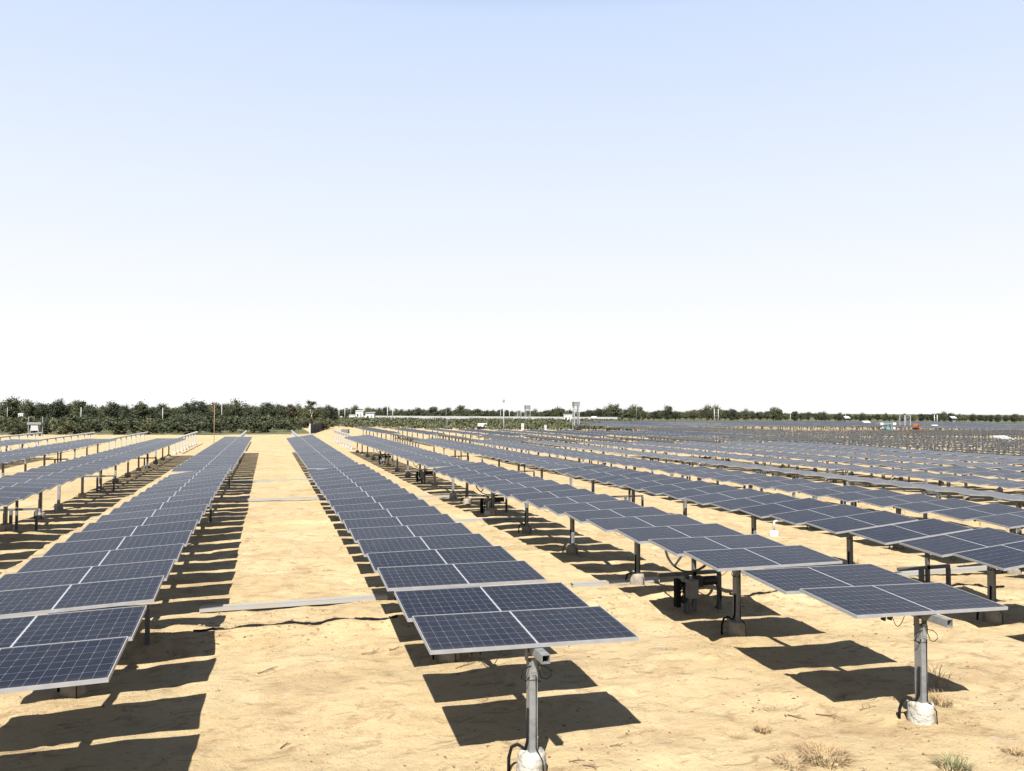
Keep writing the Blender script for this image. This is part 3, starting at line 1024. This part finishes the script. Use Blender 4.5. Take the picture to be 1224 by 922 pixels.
def litter(px_, py_, rad, n, label):
    x, y = at(px_, py_)
    g = MB()
    rnd = random.Random(int(px_))
    base = [(-1, -1, -.6), (1, -1, -.6), (1, 1, -.6), (-1, 1, -.6), (-.6, -.7, .6), (.7, -.5, .7), (.5, .7, .5), (-.7, .5, .6)]
    fs = [(3, 2, 1, 0), (4, 5, 6, 7), (0, 1, 5, 4), (1, 2, 6, 5), (2, 3, 7, 6), (3, 0, 4, 7)]
    for i in range(n):
        a, d = rnd.uniform(0, 6.28), rad * rnd.random() ** .7
        r_ = rnd.uniform(.003, .009)
        c = Vector((d * math.cos(a), d * math.sin(a), 0.004))
        g.add([c + Vector((p[0] * r_ * rnd.uniform(.6, 1.3), p[1] * r_ * rnd.uniform(.6, 1.3), p[2] * r_ * .6)) for p in base], fs)
    o = g.build('rubble_patch', PALESTONE, None, (x, y, zg1(x, y)))
    tag(o, label, 'rubble', None, 'stuff')
litter(400, 790, 0.3, 50, 'scatter of pale chippings on the sandy lane')
litter(785, 757, 0.35, 120, 'pale chippings on the sand right of the front panel')
litter(790, 773, 0.12, 60, 'small heap of pale chippings right of the front panel')
litter(345, 660, 0.3, 50, 'pale chippings farther up the sandy lane')
litter(352, 690, 0.25, 50, 'pale chippings in the middle of the sandy lane')

# ------------------------------------------------------------------ vegetation
def crown_mesh(name, seed, h, w, base, nclump, nleaf, leaf, m, flat=0.0):
    """leaf-sized faces in clumps through the crown's volume"""
    rng = np.random.default_rng(seed)
    V, Fc = [], []
    cents = []
    while len(cents) < nclump:
        p = rng.uniform(-1, 1, 3)
        rr = np.sqrt((p ** 2).sum())
        if rr > 1 or rr < 0.35 * rng.random():
            continue
        lump = 0.78 + 0.3 * math.sin(3 * math.atan2(p[1], p[0]) + seed) * math.sin(2.3 * p[2] + seed * 2)
        cents.append(np.array([p[0] * w / 2 * lump, p[1] * w / 2 * lump, base + (h - base) * (0.5 + 0.5 * p[2] * (1 - flat))]))
    cs = np.array(cents)
    cr = rng.uniform(0.09, 0.19, nclump) * min(w, h)
    P = np.repeat(cs, nleaf, 0) + rng.normal(0, 0.55, (nclump * nleaf, 3)) * np.repeat(cr, nleaf)[:, None] * np.array([1, 1, 0.7])
    P[:, 2] = np.maximum(P[:, 2], base * 0.3)
    N = len(P)
    a = rng.normal(0, 1, (N, 3))
    a /= np.linalg.norm(a, axis=1)[:, None]
    b = rng.normal(0, 1, (N, 3))
    b -= (b * a).sum(1)[:, None] * a
    b /= np.linalg.norm(b, axis=1)[:, None]
    s = leaf * rng.uniform(0.5, 1.2, N)[:, None]
    quad = np.stack([P - a * s, P - b * s * 0.55, P + a * s, P + b * s * 0.55], 1).reshape(-1, 3)
    me = bpy.data.meshes.new(name)
    me.from_pydata(quad.tolist(), [], np.arange(4 * N).reshape(-1, 4).tolist())
    me.materials.append(m)
    me.update()
    return me

def trunk_mesh(seed, h, w, r, m, name='trunk'):
    g = MB()
    rnd = random.Random(seed)
    p = [Vector((0, 0, -0.3))]
    for i in range(4):
        p.append(p[-1] + Vector((rnd.uniform(-.15, .15), rnd.uniform(-.15, .15), h * 0.16)))
    g.tube(p, r, 7, r1=r * 0.6)
    for i in range(6):
        a = rnd.uniform(0, 6.28)
        s = p[rnd.randint(2, 4)]
        e = s + Vector((math.cos(a) * w * 0.3, math.sin(a) * w * 0.3, h * rnd.uniform(.18, .38)))
        mid = (s + e) / 2 + Vector((0, 0, h * 0.05))
        g.tube([s, mid, e], r * 0.5, 6, r1=r * 0.15)
    return g.mesh(name, m)

TREES = []
for i in range(8):
    hh = [1.0, 1.0, 1.0, 1.0, 1.0, 1.0, 1.0, 1.0][i] * 6.0
    ww = [6.5, 5.0, 7.5, 5.5, 8.0, 4.2, 6.0, 7.0][i]
    bs = [1.3, 1.0, 1.6, 1.2, 1.4, 0.9, 1.2, 1.0][i]
    cm = crown_mesh('crown', 100 + i, hh, ww, bs, 46, 60, 0.24, LEAF[[0, 1, 0, 2, 1, 1, 0, 2][i]])
    TREES.append((trunk_mesh(200 + i, hh, ww, 0.16, BARK), cm))
BROWNT = (trunk_mesh(290, 6, 5, 0.15, BARK), crown_mesh('crown', 190, 6.0, 5.5, 1.3, 26, 36, 0.28, LEAF[3]))

KIND = ['dark rounded', 'mid green', 'broad dark', 'olive', 'wide green', 'slim green', 'dense dark', 'loose olive']
def tree(x, y, top, i, label, group, spread=1.0, v=None):
    zb = float(zlow(x)) - 0.05
    s = (top - zb) / 6.1
    rt = empty('tree', (x, y, zb), random.uniform(0, 6.28))
    rt.scale = (s * spread, s * spread, s)
    tag(rt, label, 'tree', group)
    t, c = v or TREES[i]
    link('trunk', t, rt)
    link('crown', c, rt)
    return rt

def interp(tbl, x):
    return float(np.interp(x, [a for a, _ in tbl], [b for _, b in tbl]))

TOPL = [(-60, 480), (0, 478), (12, 476), (24, 480), (35, 478), (52, 483), (70, 477.5), (80, 480), (95, 478.5), (110, 484), (133, 481), (150, 486), (167, 481),
        (180, 487), (195, 483), (215, 486), (235, 480), (260, 481), (270, 486), (283, 479.5), (300, 485), (320, 481), (342, 483.5), (360, 485), (395, 485), (420, 487)]
TOPR = [(380, 486), (392, 484.5), (410, 489), (425, 485), (440, 488), (470, 487), (500, 487), (520, 486), (535, 488), (550, 484.5), (565, 489), (580, 489), (600, 490),
        (640, 490), (670, 487.5), (690, 490.5), (715, 489), (732, 483.5), (745, 491), (760, 485), (775, 491), (798, 485.5), (812, 491.5), (850, 484.5), (870, 490),
        (890, 490), (905, 492), (926, 487), (938, 492), (950, 492), (985, 493), (1000, 494), (1050, 495), (1080, 494.5), (1130, 493), (1160, 496), (1212, 495), (1300, 497)]

def seen_at(x, d):
    """ground point in the direction of photo column x, d metres ahead"""
    l = d * (x - 612) / FPX
    return d * F.x + l * R.x, d * F.y + l * R.y

def top_z(x, y, d):
    yh = 490.9 + 0.0017 * (x - 612)
    return EYE - (y - yh) * d / FPX

rnd = random.Random(3)
x = -70.0
i = 0
while x < 398:                                # trees behind the bushes, left
    d = rnd.uniform(185, 225)
    X, Y = seen_at(x, d)
    tz = top_z(x, max(interp(TOPL, x), 480) + rnd.uniform(1.5, 6.5), d)
    k = rnd.randrange(8)
    tree(X, Y, max(tz, 4.0), k, f'{KIND[k]} tree in the treeline behind the bushes on the left', 'trees of the left treeline', rnd.uniform(.8, 1.1))
    x += rnd.uniform(6.5, 11.5)
x = -80.0
while x < 400:                                # a second line behind fills the gaps
    d = rnd.uniform(240, 270)
    X, Y = seen_at(x, d)
    tz = top_z(x, max(interp(TOPL, x), 480) + 4 + rnd.uniform(-.5, 3), d)
    k = rnd.randrange(8)
    tree(X, Y, max(tz, 4.0), k, f'{KIND[k]} tree standing at the back of the left treeline', 'trees of the left treeline', rnd.uniform(1.0, 1.3))
    x += rnd.uniform(9, 15)
x = 386.0
while x < 1300:                               # right treeline, beyond the far field
    d = rnd.uniform(350, 400)
    X, Y = seen_at(x, d)
    tz = top_z(x, max(interp(TOPR, x), 488) + rnd.uniform(.3, 3.2), d)
    k = rnd.randrange(8)
    tree(X, Y, tz, k, f'{KIND[k]} tree in the far treeline along the right horizon', 'trees of the right treeline', rnd.uniform(.95, 1.35))
    x += rnd.uniform(6.0, 10.0)
x = 380.0
while x < 1310:
    d = rnd.uniform(420, 460)
    X, Y = seen_at(x, d)
    tz = top_z(x, max(interp(TOPR, x) + 1.4, 490) + rnd.uniform(-.4, 1.6), d)
    k = rnd.randrange(8)
    tree(X, Y, tz, k, f'{KIND[k]} tree standing at the back of the right treeline', 'trees of the right treeline', rnd.uniform(1.3, 1.8))
    x += rnd.uniform(8, 13)
for px_, d, yt, lab, v in [(170, 178, 481, 'slim dark tree rising above the left bushes', TREES[5]), (235, 176, 480, 'broad dark tree with the widest crown in the left treeline', TREES[4]),
                           (12, 180, 476, 'tall dark tree at the left border of the picture', TREES[0]), (283, 205, 479.3, 'pale grey green tree behind the end of the near left row', TREES[7]),
                           (258, 190, 482, 'brownish tree beside the pale tree in the left treeline', BROWNT), (347, 190, 484, 'reddish brown tree left of the white trunked tree', BROWNT)]:
    X, Y = seen_at(px_, d)
    tree(X, Y, top_z(px_, yt, d), 0, lab, None, 1.0, v)

ROUND = [(trunk_mesh(300 + i, 6, 5, 0.15, BARK), crown_mesh('crown', 310 + i, 6.0, [5.4, 4.6, 6.0, 5.0, 5.6][i], 0.8, 60, 60, 0.20, LEAF[[0, 1, 2, 1, 0][i]])) for i in range(5)]
RK = ['dark', 'fresh green', 'olive', 'mid green', 'dense dark']
for px_, yt in [(-20, 478), (35, 478.3), (48, 482), (70, 477.5), (95, 478.3), (109, 483.5), (133, 481), (151, 485), (195, 483), (216, 485.5), (268, 483),
                (300, 485), (320, 481), (334, 484), (356, 483.5), (394, 484.5)]:
    d = rnd.uniform(176, 192)
    X, Y = seen_at(px_, d)
    k = rnd.randrange(5)
    tree(X, Y, top_z(px_, yt, d), 0, f'{RK[k]} round crowned tree standing out of the left treeline', 'tall trees of the left treeline', rnd.uniform(.72, .95), ROUND[k])
for px_, yt in [(425, 485), (440, 487.5), (462, 486.5), (500, 487), (518, 486), (536, 487.5), (551, 484.3), (570, 488.5), (600, 489.5), (640, 489.5), (668, 487.3),
                (715, 488.5), (729, 484), (735, 483.5), (758, 484.8), (764, 486), (798, 485.3), (846, 485), (856, 485), (874, 489), (892, 489.5), (925, 486.8),
                (931, 489), (950, 491.5), (985, 492.5), (1003, 493.3), (1030, 494), (1058, 494.3), (1080, 494.5), (1128, 492.6), (1136, 493.5), (1162, 495), (1192, 496), (1212, 494.6)]:
    d = rnd.uniform(335, 350)
    X, Y = seen_at(px_, d)
    k = rnd.randrange(5)
    tree(X, Y, top_z(px_, yt, d), 0, f'{RK[k]} round crowned tree standing out of the right treeline', 'tall trees of the right treeline', rnd.uniform(.8, 1.1), ROUND[k])

# the white trunked tree beside the dark fence
X, Y = seen_at(373, 172)
rt = empty('tree', (X, Y, 0))
tag(rt, 'slender tree with a white forked trunk above the dark fence', 'tree')
g = MB()
g.tube([(0, 0, -.2), (0.05, 0, 1.2), (-0.05, 0, 2.3)], 0.13, 8, r1=0.1)
g.tube([(-0.05, 0, 2.25), (-0.3, 0, 3.0), (-0.35, 0, 4.2)], 0.09, 7, r1=0.04)
g.tube([(-0.05, 0, 2.25), (0.25, 0, 3.1), (0.3, 0, 4.3)], 0.08, 7, r1=0.04)
g.build('trunk', PALEBARK, rt)
link('crown', crown_mesh('crown', 400, 5.6, 2.6, 3.5, 14, 34, 0.2, LEAF[0]), rt)

BUSH = [crown_mesh('bush', 500 + i, [2.6, 2.2, 2.9, 2.4, 2.0][i], [4.6, 4.0, 5.2, 3.6, 4.4][i], 0.1, 26, 46, 0.17, [LEAFB[0], LEAFB[1], LEAFB[2], LEAFB[0], LEAFB[1]][i]) for i in range(5)]
BK = ['mid green', 'olive', 'dark green', 'small green', 'low olive']
for px_, d in [(t, dd) for dd, st in ((109, 26), (117, 22), (127, 20), (140, 19), (152, 18), (166, 17)) for t in np.arange(-60, 400, st)]:
    px_ = px_ + rnd.uniform(-8, 8)
    d = d + rnd.uniform(-3, 4)
    if d < 113 and px_ > 232 and px_ < 400:
        continue
    if px_ > 392 or (px_ > 360 and d < 138) or (px_ > 340 and d < 121):
        continue
    X, Y = seen_at(px_, d)
    k = rnd.randrange(5)
    zb = zg1(X, Y) - 0.1
    want = top_z(px_, 497.5 + rnd.uniform(-2.5, 6.5) - (d - 118) * 0.03, d)
    s = (want - zb) / [2.6, 2.2, 2.9, 2.4, 2.0][k]
    o = link('bush', BUSH[k], None, (X, Y, zb), (0, 0, rnd.uniform(0, 6.28)), (rnd.uniform(.8, 1.2), rnd.uniform(.8, 1.2), s * 0.92))
    tag(o, f'{BK[k]} bush in the thicket beyond the left rows', 'bush', 'bushes of the left thicket')
X, Y = seen_at(255, 109)
o = link('bush', BUSH[0], None, (X, Y, 0), (0, 0, 1), (0.95, 0.9, 0.75))
tag(o, 'pale green bush standing out before the dark thicket near the brown pole', 'bush')

def scrub():
    rng = np.random.default_rng(77)
    P = []
    n = 0
    while n < 26000:
        px_ = rng.uniform(385, 760)
        d = 165 + 150 * rng.random() ** 0.8
        X, Y = seen_at(px_, d)
        hmax = 1.0 + 0.9 * vnoise(np.array([X / 7]), np.array([Y / 7]), 5)[0]
        P.append((X, Y, float(zlow(X)) + rng.uniform(0, max(hmax, .25))))
        n += 1
    P = np.array(P)
    N = len(P)
    a = rng.normal(0, 1, (N, 3))
    a /= np.linalg.norm(a, axis=1)[:, None]
    b = rng.normal(0, 1, (N, 3))
    b -= (b * a).sum(1)[:, None] * a
    b /= np.linalg.norm(b, axis=1)[:, None]
    s = 0.42 * rng.uniform(0.5, 1.2, N)[:, None]
    quad = np.stack([P - a * s, P - b * s * .7, P + a * s, P + b * s * .7], 1).reshape(-1, 3)
    me = bpy.data.meshes.new('scrub')
    me.from_pydata(quad.tolist(), [], np.arange(4 * N).reshape(-1, 4).tolist())
    me.materials.append(SCRUBM)
    o = link('scrub', me)
    tag(o, 'strip of low green scrub beyond the middle panel block', 'scrub', None, 'stuff')
scrub()

# ------------------------------------------------------------------ far structures
def wall():
    g = MB()
    p0, p1 = seen_at(432, 318), seen_at(738, 318)
    a, b_ = Vector((*p0, float(zlow(p0[0])))), Vector((*p1, float(zlow(p1[0]))))
    n = 26
    for i in range(n):
        u, v = a.lerp(b_, i / n), a.lerp(b_, (i + 1) / n)
        g.beam(u + Vector((0, 0, .75)), v + Vector((0, 0, .75)), 0.2, 2.1 + 0.05 * (i % 2))
        g.box(u + Vector((0, 0, 0.78)), (0.35, 0.35, 2.25))
    o = g.build('boundary_wall', WALLM)
    tag(o, 'long pale boundary wall in front of the far treeline', 'wall')
wall()

def fence():
    p0, p1 = at(370.5, 519.5), at(392.5, 511.5)
    a, b_ = Vector((*p0, 0)), Vector((*p1, 0))
    rt = empty('net_fence', a)
    tag(rt, 'dark shade net fence running back between two white end posts', 'fence')
    net = MB()
    d = b_ - a
    n = 16
    for i in range(n):
        u, v = d * (i / n), d * ((i + 1) / n)
        hu, hv = 1.35 + 0.06 * math.sin(i * 2.1), 1.35 + 0.06 * math.sin((i + 1) * 2.1)
        off = Vector((0.05, 0, 0))
        net.add([u - off, v - off, v - off + Vector((0, 0, hv)), u - off + Vector((0, 0, hu)),
                 u + off, v + off, v + off + Vector((0, 0, hv)), u + off + Vector((0, 0, hu))],
                [(0, 1, 2, 3), (7, 6, 5, 4), (3, 2, 6, 7)])
    net.build('shade_net', DARKNET, rt)
    for t, h in ((-0.006, 1.5), (1.006, 1.75)):
        MB().box((0, 0, h / 2), (0.16, 0.16, h)).build('post', WHITEP, rt, d * t)
    for i in range(1, 6):
        MB().box((0, 0, 0.72), (0.07, 0.07, 1.44)).build('post', DARKM, rt, d * (i / 6) + Vector((0.12, 0, 0)))
fence()

def pole(px_, yb, yt, d, label, r=0.10, m=GALVW, arms=False, group=None):
    X, Y = seen_at(px_, d)
    zb = float(zlow(X))
    zt = top_z(px_, yt, d)
    rt = empty('utility_pole', (X, Y, zb))
    tag(rt, label, 'pole', group)
    MB().tube([(0, 0, -.3), (0, 0, zt - zb)], r, 8, r1=r * 0.7).build('shaft', m, rt)
    if arms:
        MB().box((0, 0, zt - zb - 0.4), (1.4, 0.1, 0.1)).box((-.6, 0, zt - zb - .25), (.08, .08, .2)).box((.6, 0, zt - zb - .25), (.08, .08, .2)).build('cross_arm', m, rt)
    return rt
pole(256.7, 526, 484, 72, 'thin brown wooden pole standing at the far end of the second row left', 0.026, STRAW)
pole(97.5, 497, 487, 170, 'white pole rising from the bushes at the left', 0.1)
pole(195, 498, 487.5, 172, 'white pole among the bushes left of the broad dark tree', 0.09)
pole(265.5, 497, 483, 172, 'pale pole beside the brownish tree', 0.08)
pole(9.5, 497, 487, 175, 'thin pale pole at the left border', 0.06)
pole(405.5, 500, 487.5, 300, 'white pole beside the white tank, left one of the pair', 0.16)
pole(412.5, 500, 487.5, 300, 'white pole beside the white tank, right one of the pair', 0.16)
pole(419.5, 496, 484.5, 320, 'thin grey pole right of the white tank', 0.1, GALV)
pole(760.5, 500, 484, 330, 'thin grey pole in front of the olive trees', 0.1, GALV, True)
pole(944.5, 503, 494, 330, 'thin white pole below the right treeline', 0.1)
pole(1010.5, 504, 495.5, 300, 'white pole standing on a small white hut roof', 0.11)
pole(533.5, 508, 487, 330, 'thin grey pole before the far treeline', 0.07, GALV)
pole(534.5, 510, 499, 165, 'thin pale stake in the scrub strip', 0.04)
for q, s in ((598.5, 'left'), (609, 'right')):
    pole(q, 500, 490, 300, f'thin pale pole just {s} of the tall mast', 0.12)

def h_frame(px_, w, yt, d, label):
    X, Y = seen_at(px_, d)
    zb, zt = float(zlow(X)), top_z(px_, yt, d)
    rt = empty('pole_frame', (X, Y, zb), -YAW)
    tag(rt, label, 'pole frame')
    H = zt - zb
    for e in (-1, 1):
        MB().tube([(e * w / 2, 0, -.2), (e * w / 2, 0, H)], 0.14, 8).build('shaft', GALVW, rt)
    MB().box((0, 0, H * 0.72), (w, 0.12, 0.14)).box((0, 0, H * 0.5), (w, 0.1, 0.1)).build('cross_arm', GALV, rt)
h_frame(466.5, 2.0, 486.5, 300, 'white two pole frame standing beside the low white buildings')
h_frame(856, 1.5, 489, 300, 'pale two pole frame before the tall trees right of centre')
h_frame(1118, 1.0, 496, 280, 'grey two pole frame below the right treeline')

def lattice(px_, yb, yt, d, w, label, tank=None, name='lattice_tower'):
    if d is None:
        X, Y = at(px_, yb)
        d = X * F.x + Y * F.y
    else:
        X, Y = seen_at(px_, d)
    zb, zt = float(zlow(X)), top_z(px_, yt, d)
    w = w * d / FPX
    H = zt - zb
    rt = empty(name, (X, Y, zb), -YAW + 0.25)
    tag(rt, label, 'tower')
    hw = w / 2
    for sx in (-1, 1):
        for sy in (-1, 1):
            MB().box((sx * hw, sy * hw, H / 2 - .1), (0.13, 0.13, H + .2)).build('leg', GALVW, rt)
    g = MB()
    n = max(3, int(H / (w * 0.9)))
    for i in range(n):
        z0, z1 = H * i / n, H * (i + 1) / n
        for sx, sy, ex, ey in ((-1, -1, 1, -1), (1, -1, 1, 1), (1, 1, -1, 1), (-1, 1, -1, -1)):
            a, b_ = Vector((sx * hw, sy * hw, z0)), Vector((ex * hw, ey * hw, z1))
            if i % 2:
                a, b_ = Vector((ex * hw, ey * hw, z0)), Vector((sx * hw, sy * hw, z1))
            g.beam(a, b_, 0.06, 0.06)
            g.beam(Vector((sx * hw, sy * hw, z1 - 0.05)), Vector((ex * hw, ey * hw, z1 - 0.05)), 0.06, 0.06)
    g.build('bracing', GALV, rt)
    if tank:
        z0, hh = tank
        t = MB()
        t.box((0, 0, H - z0 - hh / 2), (w + .25, w + .25, hh), 0)
        t.box((0, 0, H - z0 + 0.02), (w + .34, w + .34, 0.08), 0)
        t.build('cabin', [GREYBOX, GALVW], rt)
    return rt
lattice(688.5, 510, 481, 168, 5.8, 'tall steel lattice tower with a boxed top before the scrub strip', (0.0, 0.8))
lattice(630.5, 500, 485, 290, 5.2, 'grey lattice water tower standing behind the pale wall', (0.0, 1.3))
lattice(1082, 516, 496.5, None, 8, 'grey scaffold tower standing between the teal hut and the orange loader', None, 'scaffold_tower')
lattice(620.5, 500, 491, 300, 4, 'small pale scaffold beside the water tower', None, 'scaffold_tower')

def mast():
    d = 160
    X, Y = seen_at(602.2, d)
    zb, zt = float(zlow(X)), top_z(602, 479.5, d)
    rt = empty('lamp_mast', (X, Y, zb))
    tag(rt, 'tall slim light mast with a small head before the scrub strip', 'mast')
    H = zt - zb
    MB().tube([(0, 0, -.2), (0, 0, H * .5), (0.02, 0, H)], 0.16, 8, r1=0.09).build('shaft', GALVW, rt)
    MB().box((0, 0, H - .1), (.38, .3, .3)).box((0.05, 0, H + .15), (.2, .25, .25)).build('lamp_head', GREYBOX, rt)
mast()

def hut(px_, yb, d, wpx, dep, hpx, label, roofm=WHITEP, wallm=WHITEP, name='hut', open_=False, rz=0.0, slope=0.25, z=None):
    if d is None:
        X, Y = at(px_, yb)
        d = X * F.x + Y * F.y
    else:
        X, Y = seen_at(px_, d)
    zb = float(zlow(X)) if z is None else z
    w, hgt = wpx * d / FPX, hpx * d / FPX
    if d > 200:
        hgt = top_z(px_, yb - hpx, d) - zb
    dep = dep * w
    rt = empty(name, (X, Y, zb), -YAW + rz)
    tag(rt, label, 'hut' if open_ is False else 'shelter')
    if open_:
        for sx in (-1, 1):
            for sy in (-1, 1):
                MB().box((sx * w * .45, sy * dep * .42, hgt / 2), (0.15, 0.15, hgt)).build('leg', DARKM, rt)
        MB().box((0, 0, hgt * .45), (w * .6, dep * .5, hgt * .55)).box((w * .1, 0, hgt * .68), (w * .25, dep * .3, .12)).build('equipment_cabinet', GREYBOX, rt)
    else:
        b = MB()
        b.box((0, 0, hgt / 2), (w, dep, hgt))
        b.build('wall', wallm, rt)
        dd = MB().box((w * .18, -dep / 2 - 0.02, hgt * .38), (w * .16, 0.05, hgt * .76)).build('door', GREYBOX, rt)
        MB().box((-w * .22, -dep / 2 - 0.02, hgt * .55), (w * .2, 0.05, hgt * .3)).build('window', GLASSD, rt)
    M3 = Matrix.Rotation(slope, 3, 'X')
    MB().box((0, 0, hgt + 0.12 + dep * 0.5 * math.sin(slope)), (w * 1.12, dep * 1.15, 0.09), 0, M3).build('roof', roofm, rt)
hut(1202, 536, None, 18, 0.9, 8.0, 'open shelter with a bright white roof over a cabinet among the empty posts', open_=True, rz=0.35, slope=0.3)
hut(1119.5, 516, None, 8, 0.9, 4.5, 'small white roofed shelter right of the orange loader', open_=True, rz=0.3, slope=0.35)
hut(576.5, 510, 172, 9.5, 0.8, 2.5, 'low shelter with a bright white roof in the scrub strip', open_=True, slope=0.45)
hut(729, 509, 172, 9, 0.7, 2.2, 'low white roof just right of the lattice tower', open_=True, slope=0.45)
hut(678.5, 505, 262, 10, 0.9, 9, 'white cubic building left of the lattice tower', slope=0.02)
hut(443, 500, 300, 10.5, 0.8, 5.5, 'low grey roofed building at the left end of the pale wall', roofm=GREYBOX, slope=0.15)
hut(430.5, 496, 325, 9, 0.8, 4, 'long low white building behind the grey sheds', slope=0.1)
hut(421.5, 500, 295, 6.5, 0.8, 3, 'small white hut right of the white poles', slope=0.1)
hut(624.7, 510, 165, 3.2, 0.9, 7.2, 'narrow white kiosk in the scrub strip left of the tower', slope=0.05)
hut(652, 510, 165, 2.6, 0.9, 5.5, 'slim white post box in the scrub right of the kiosk', slope=0.05)
hut(27, 498, 176, 6, 0.9, 4, 'small white house showing through the trees at the left', slope=0.1, z=1.6)
hut(1036.5, 511, None, 8, 0.9, 4.0, 'white roofed low shelter left of the teal hut', open_=True, slope=0.4, rz=.2)
for q, l_ in ((710, 'left'), (1012, 'middle'), (1139, 'right')):
    hut(q, 503, 250, 5.5, 0.9, 2.5, f'tiny white roofed cabinet before the far treeline, {l_} one', open_=True, slope=0.4)

# teal hut with white end panels
X, Y = at(1059, 515)
sc = math.hypot(X, Y) / 128
rt = empty('site_cabin', (X, Y, float(zlow(X))), -YAW)
tag(rt, 'teal site cabin with white end panels beyond the empty posts', 'cabin')
rt.scale = (sc, sc, sc)
MB().box((0, 0, 0.62), (1.3, 1.2, 1.15)).build('wall', TEAL, rt)
for e in (-1, 1):
    MB().box((e * 0.92, -0.1, 0.70), (0.46, 1.3, 0.98)).build('end_panel', WHITEP, rt)
MB().box((-0.2, -0.62, 0.55), (0.3, 0.05, 0.9)).build('door', GREYBOX, rt)
MB().box((0.3, -0.62, 0.75), (0.32, 0.05, 0.4)).build('window', GLASSD, rt)
MB().box((0, 0, 1.24), (1.42, 1.32, 0.08)).build('roof', GREYBOX, rt)

# orange loader
X, Y = at(1096, 518)
sc = math.hypot(X, Y) / 128
rt = empty('wheel_loader', (X, Y, float(zlow(X))), 0.2)
tag(rt, 'small orange wheel loader parked among the empty tracker posts', 'loader')
rt.scale = (sc, sc, sc)
MB().box((0.1, 0, 0.62), (1.0, 0.7, 0.42)).box((0.42, 0, 0.86), (0.5, 0.6, 0.2)).build('body', ORANGE, rt)
cb = MB().box((-0.1, 0, 1.08), (0.45, 0.6, 0.5)).build('cab', ORANGE, rt)
MB().box((-0.1, -0.303, 1.1), (0.34, 0.02, 0.32)).build('window', GLASSD, cb)
MB().beam((-0.3, 0, 0.75), (-0.9, 0, 0.45), 0.4, 0.12).build('lift_arm', ORANGE, rt)
MB().box((-1.0, 0, 0.35), (0.3, 0.9, 0.35)).build('bucket', ORANGE, rt)
for wx in (-0.3, 0.45):
    for wy in (-0.36, 0.36):
        MB().tube([(wx, wy - .09, .28), (wx, wy + .09, .28)], 0.28, 14).build('wheel', BLACK, rt)

# white tank by the poles
X, Y = seen_at(407.8, 296)
rt = empty('water_tank', (X, Y, float(zlow(X))))
tag(rt, 'white round tank between the two white poles', 'tank')
MB().tube([(0, 0, 0), (0, 0, 1.4), (0, 0, 1.6)], 0.62, 14).build('barrel', WHITEP, rt)
MB().tube([(0, 0, 1.6), (0, 0, 1.75)], 0.2, 10).build('lid', GREYBOX, rt)

# grey pallet stack on the sand past the near rows
X, Y = at(412.5, 519.5)
rt = empty('pallet_stack', (X, Y, 0), -0.3)
tag(rt, 'grey stack of pallets alone on the sand beyond the near rows', 'pallet stack')
for i in range(4):
    g = MB()
    for j in range(5):
        g.box((-0.42 + 0.21 * j, 0, 0.14), (0.17, 1.0, 0.025))
    for j in (-1, 0, 1):
        g.box((0, 0.42 * j, 0.065), (1.05, 0.1, 0.11))
    g.build('pallet', GREYBOX, rt, (0, 0, i * 0.16))

# white equipment stand with two poles, far left
X, Y = seen_at(43.5, 99)
rt = empty('equipment_stand', (X, Y, 0), -YAW)
tag(rt, 'white steel equipment stand between two thin poles at the far left', 'stand')
for e in (-1, 1):
    MB().box((e * 0.88, 0, 1.25), (0.09, 0.09, 2.5)).build('pole', GALV, rt)
    MB().box((e * 0.5, 0, 0.5), (0.1, 0.5, 1.0)).build('leg', GALV, rt)
MB().box((0, 0, 1.65), (1.75, 0.7, 0.28)).build('top_box', GALV, rt)
MB().box((0, 0, 1.1), (0.9, 0.5, 0.7)).build('cabinet', GALVW, rt)
